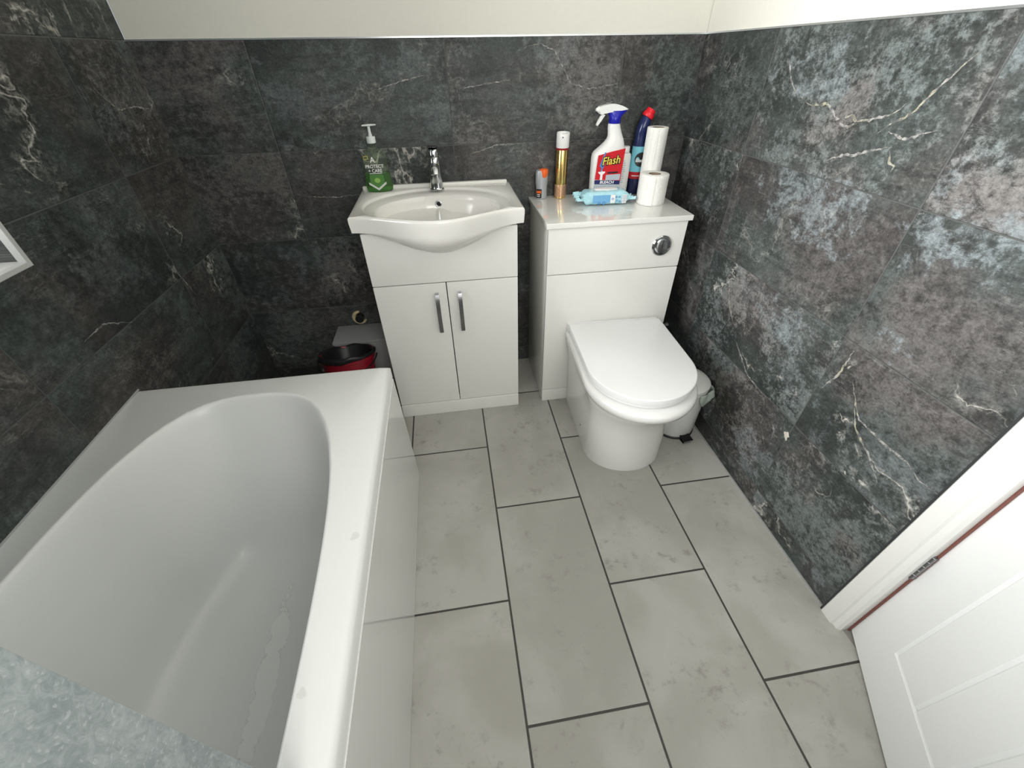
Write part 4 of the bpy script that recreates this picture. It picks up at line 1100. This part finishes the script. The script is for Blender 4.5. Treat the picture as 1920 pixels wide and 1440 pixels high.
# pack of wipes
th = thing('wipes_pack', 'pale blue crumpled pack of wet wipes lying in front of the spray bottle', 'wipes', (.522, -.150, ZS), math.radians(-2))
bm = bmesh.new(); rnd = random.Random(12); NXp, NR = 26, 28; L = []
hl = .094
for i in range(NXp + 1):
    u = -1 + 2 * i / NXp; x = hl * u
    e = max(0, (abs(u) - .70) / .30)
    hh = .0245 * (1 - e ** 1.5) + .0015; ww = .036 * (1 - .12 * e)
    crump = .0035 * (0.4 + e * 1.2) if u < -.3 else .0010
    row = []
    for k in range(NR):
        t = 2 * PI * k / NR; c, s = math.cos(t), math.sin(t)
        y = ww * math.copysign(abs(c) ** .55, c); z = hh * math.copysign(abs(s) ** .55, s) * .92
        z += rnd.uniform(-1, 1) * crump; y += rnd.uniform(-1, 1) * crump
        row.append((x + rnd.uniform(-1, 1) * crump * .6, y, max(.0003, .0255 * (1 - .0 * e) + z) if abs(z) > 0 else .0255))
    L.append(row)
loft(bm, L); wp = link('packet', bm, 'wipes', th, angle=40)
# sealed, zig-zag ends
for s in (-1, 1):
    bm = bmesh.new(); n = 14; rows = []
    for k in range(n + 1):
        y = -.034 + .068 * k / n; zz = .020 + .005 * math.sin(k * 1.9) + (.012 if s < 0 else -.004) * (k / n)
        out = .016 + (.003 if k % 2 else 0)
        rows.append([(s * (hl - .006), y, zz - .0004), (s * (hl + out), y * 1.05, zz + .004 * math.sin(k * 1.3) - .0004), (s * (hl + out), y * 1.05, zz + .004 * math.sin(k * 1.3) + .0006), (s * (hl - .006), y, zz + .0006)])
    loft(bm, rows); link('sealed_end', bm, 'wipes', th, angle=40)
bm = bmesh.new(); loft(bm, [sell(.004, .002, z, a, b, 32, 2.6) for z, a, b in ((.0478, .045, .0185), (.0515, .044, .0180), (.0525, .041, .016))]); link('resealable_flap', bm, 'labelwhite', th)
def wlab(name, mat, x0, x1, z0, z1, y=-.0372, t=.0006):
    bm = bmesh.new(); box(bm, x0, x1, y - t, y, z0, z1); return link(name, bm, mat, wp)
wlab('blue_panel', 'wipesblue', -.052, .012, .011, .038)
wlab('white_panel', 'labelwhite', .014, .031, .010, .038)
bc2 = wlab('barcode_panel', 'labelwhite', .058, .074, .008, .037)
bm = bmesh.new()
for k in range(9): box(bm, .0595, .0725, -.0384, -.0379, .0105 + .0028 * k, .0105 + .0028 * k + (.0016 if k % 3 else .0009))
link('barcode', bm, 'labelgrey', bc2)
for cx, cz, r in ((-.028, .011, .005), (-.010, .011, .006), (.022, .024, .004), (.036, .030, .003), (.047, .030, .003), (.038, .018, .003), (.049, .014, .0035)):
    bm = bmesh.new()
    loft(bm, [[(cx + q * math.cos(a), y, cz + q * math.sin(a)) for a in [2 * PI * k / 18 for k in range(18)]] for q, y in ((r, -.0376), (r, -.0383), (r * .55, -.0383), (r * .55, -.0376))], False, False)
    link('printed_ring', bm, 'labelblue', wp)

# ------------------------------------------------------------------ hand soap on the basin
SX, SYy = -.2930, -.048
th = thing('soap_dispenser', 'green liquid hand soap pump bottle on the back left corner of the basin', 'soap bottle', (SX, SYy, BZ + .0006))
Z0 = BZ + .0006
rows = [(.8458, -.333, -.254, .020), (.849, -.3385, -.2485, .0235), (.863, -.3400, -.2455, .025), (.887, -.3380, -.2475, .0245), (.906, -.3360, -.2510, .0235), (.923, -.3345, -.2520, .023), (.950, -.3325, -.2530, .0225), (.962, -.3290, -.2550, .0215), (.972, -.3230, -.2600, .0195), (.980, -.3140, -.2700, .017), (.988, -.3070, -.2790, .0145), (.9965, -.3055, -.2800, .0135)]
bm = bmesh.new(); loft(bm, [[(x - SX, y, z - Z0) for x, y, z in sell((a + b) / 2, 0, z, (b - a) / 2, d, 40, 2.4)] for z, a, b, d in rows])
bt = link('bottle_body', bm, 'bottleclear', th, angle=60)
bm = bmesh.new(); ins = .0022; L = []
for z, a, b, d in rows[1:6]: L.append([(x - SX, y, z - Z0 + (.001 if z < .85 else 0)) for x, y, z in sell((a + b) / 2, 0, z, (b - a) / 2 - ins, d - ins, 40, 2.4)])
L = L[:4]
loft(bm, L); link('liquid_soap', bm, 'soap', bt, angle=60)
bm = bmesh.new(); hx = -.2925 - SX
lathe(bm, hx, 0, [(.0145, .998 - Z0), (.0152, .999 - Z0), (.0150, 1.0155 - Z0), (.0135, 1.0175 - Z0)], 32); pm = link('pump_collar', bm, 'pump', th)
bm = bmesh.new(); lathe(bm, hx, 0, [(.0065, 1.0175 - Z0), (.0065, 1.0240 - Z0), (.0050, 1.0255 - Z0), (.0046, 1.0480 - Z0)], 20); link('pump_stem', bm, 'pump', pm)
bm = bmesh.new(); L = []
for x, y, w_, h_ in ((-.312, -.010, .005, .0020), (-.305, -.006, .0080, .0030), (-.292, 0, .0095, .0036), (-.280, .002, .0075, .0030), (-.2685, .004, .0045, .0022)):
    L.append([(x - SX, y + w_ * math.cos(t), 1.0500 - Z0 + h_ * math.sin(t)) for t in [2 * PI * k / 16 for k in range(16)]])
loft(bm, L); link('pump_head', bm, 'pump', pm)
def sl(name, mat, pts, y=-.0254, t=.0004):
    bm = bmesh.new(); poly_prism(bm, [(x - SX, z - Z0) for x, z in pts], y, y - t); return link(name, bm, mat, bt, smooth=False)
sl('green_label', 'labelgreen', [(-.320, .8790), (-.2945, .8600), (-.2690, .8790), (-.2710, .9050), (-.3180, .9050)], y=-.0252)
bm = bmesh.new(); loft(bm, [[(-.294 - SX + q * math.cos(a), y, .8860 - Z0 + q * .8 * math.sin(a)) for a in [2 * PI * k / 22 for k in range(22)]] for q, y in ((.010, -.0256), (.010, -.0262), (.001, -.0263))]); link('lime_slice', bm, 'labellime', bt)
for dz in (0.0, -.0040):
    sl('chevron', 'labelwhite', [(-.3245, .8810 + dz), (-.2945, .8605 + dz), (-.2645, .8810 + dz), (-.2645, .8783 + dz), (-.2945, .8578 + dz), (-.3245, .8783 + dz)], y=-.0258)
text_part('lettering', 'PROTECT', .0150, 'labelwhite', bt, (-.2950 - SX, -.0252, .9300 - Z0), bold=.0002, sx=.95)
text_part('lettering', '+ CARE', .0150, 'labelwhite', bt, (-.2950 - SX, -.0254, .9165 - Z0), bold=.0002, sx=.95)
sl('label_print', 'labelwhite', [(-.316, .9075), (-.273, .9075), (-.273, .9092), (-.316, .9092)], y=-.0254)
text_part('lettering', 'A', .0240, 'labelwhite', bt, (-.2985 - SX, -.0244, .9500 - Z0), bold=.0003)
bm = bmesh.new()
for a in ((-.3275, -.3120, .9525, .9535), (-.3275, -.3120, .9610, .9620), (-.3275, -.3265, .9525, .9620), (-.3130, -.3120, .9525, .9620)):
    box(bm, a[0] - SX, a[1] - SX, -.0222, -.0217, a[2] - Z0, a[3] - Z0)
link('yellow_stamp', bm, 'yellow', bt)

# small dab of filler on the right wall
bm = bmesh.new(); rnd = random.Random(2); n = 18
out = [(0.010 * (1 + .35 * math.sin(3 * t + 1) + .15 * math.sin(7 * t)) * math.cos(t), 0.013 * (1 + .3 * math.sin(2 * t) + .2 * math.sin(5 * t)) * math.sin(t)) for t in [2 * PI * k / n for k in range(n)]]
loft(bm, [[(XR + 0.0003 - h, -0.983 + u * q, 0.327 + v * q) for u, v in out] for h, q in ((0.0, 1.0), (0.0012, 0.9), (0.0022, 0.5))])
M['filler'] = simple('beige_filler', (0.52, 0.49, 0.42), 0.8, noise=0.08)
tag(link('filler_dab', bm, 'filler'), 'small beige dab of filler on a tile joint of the right wall', 'filler dab')
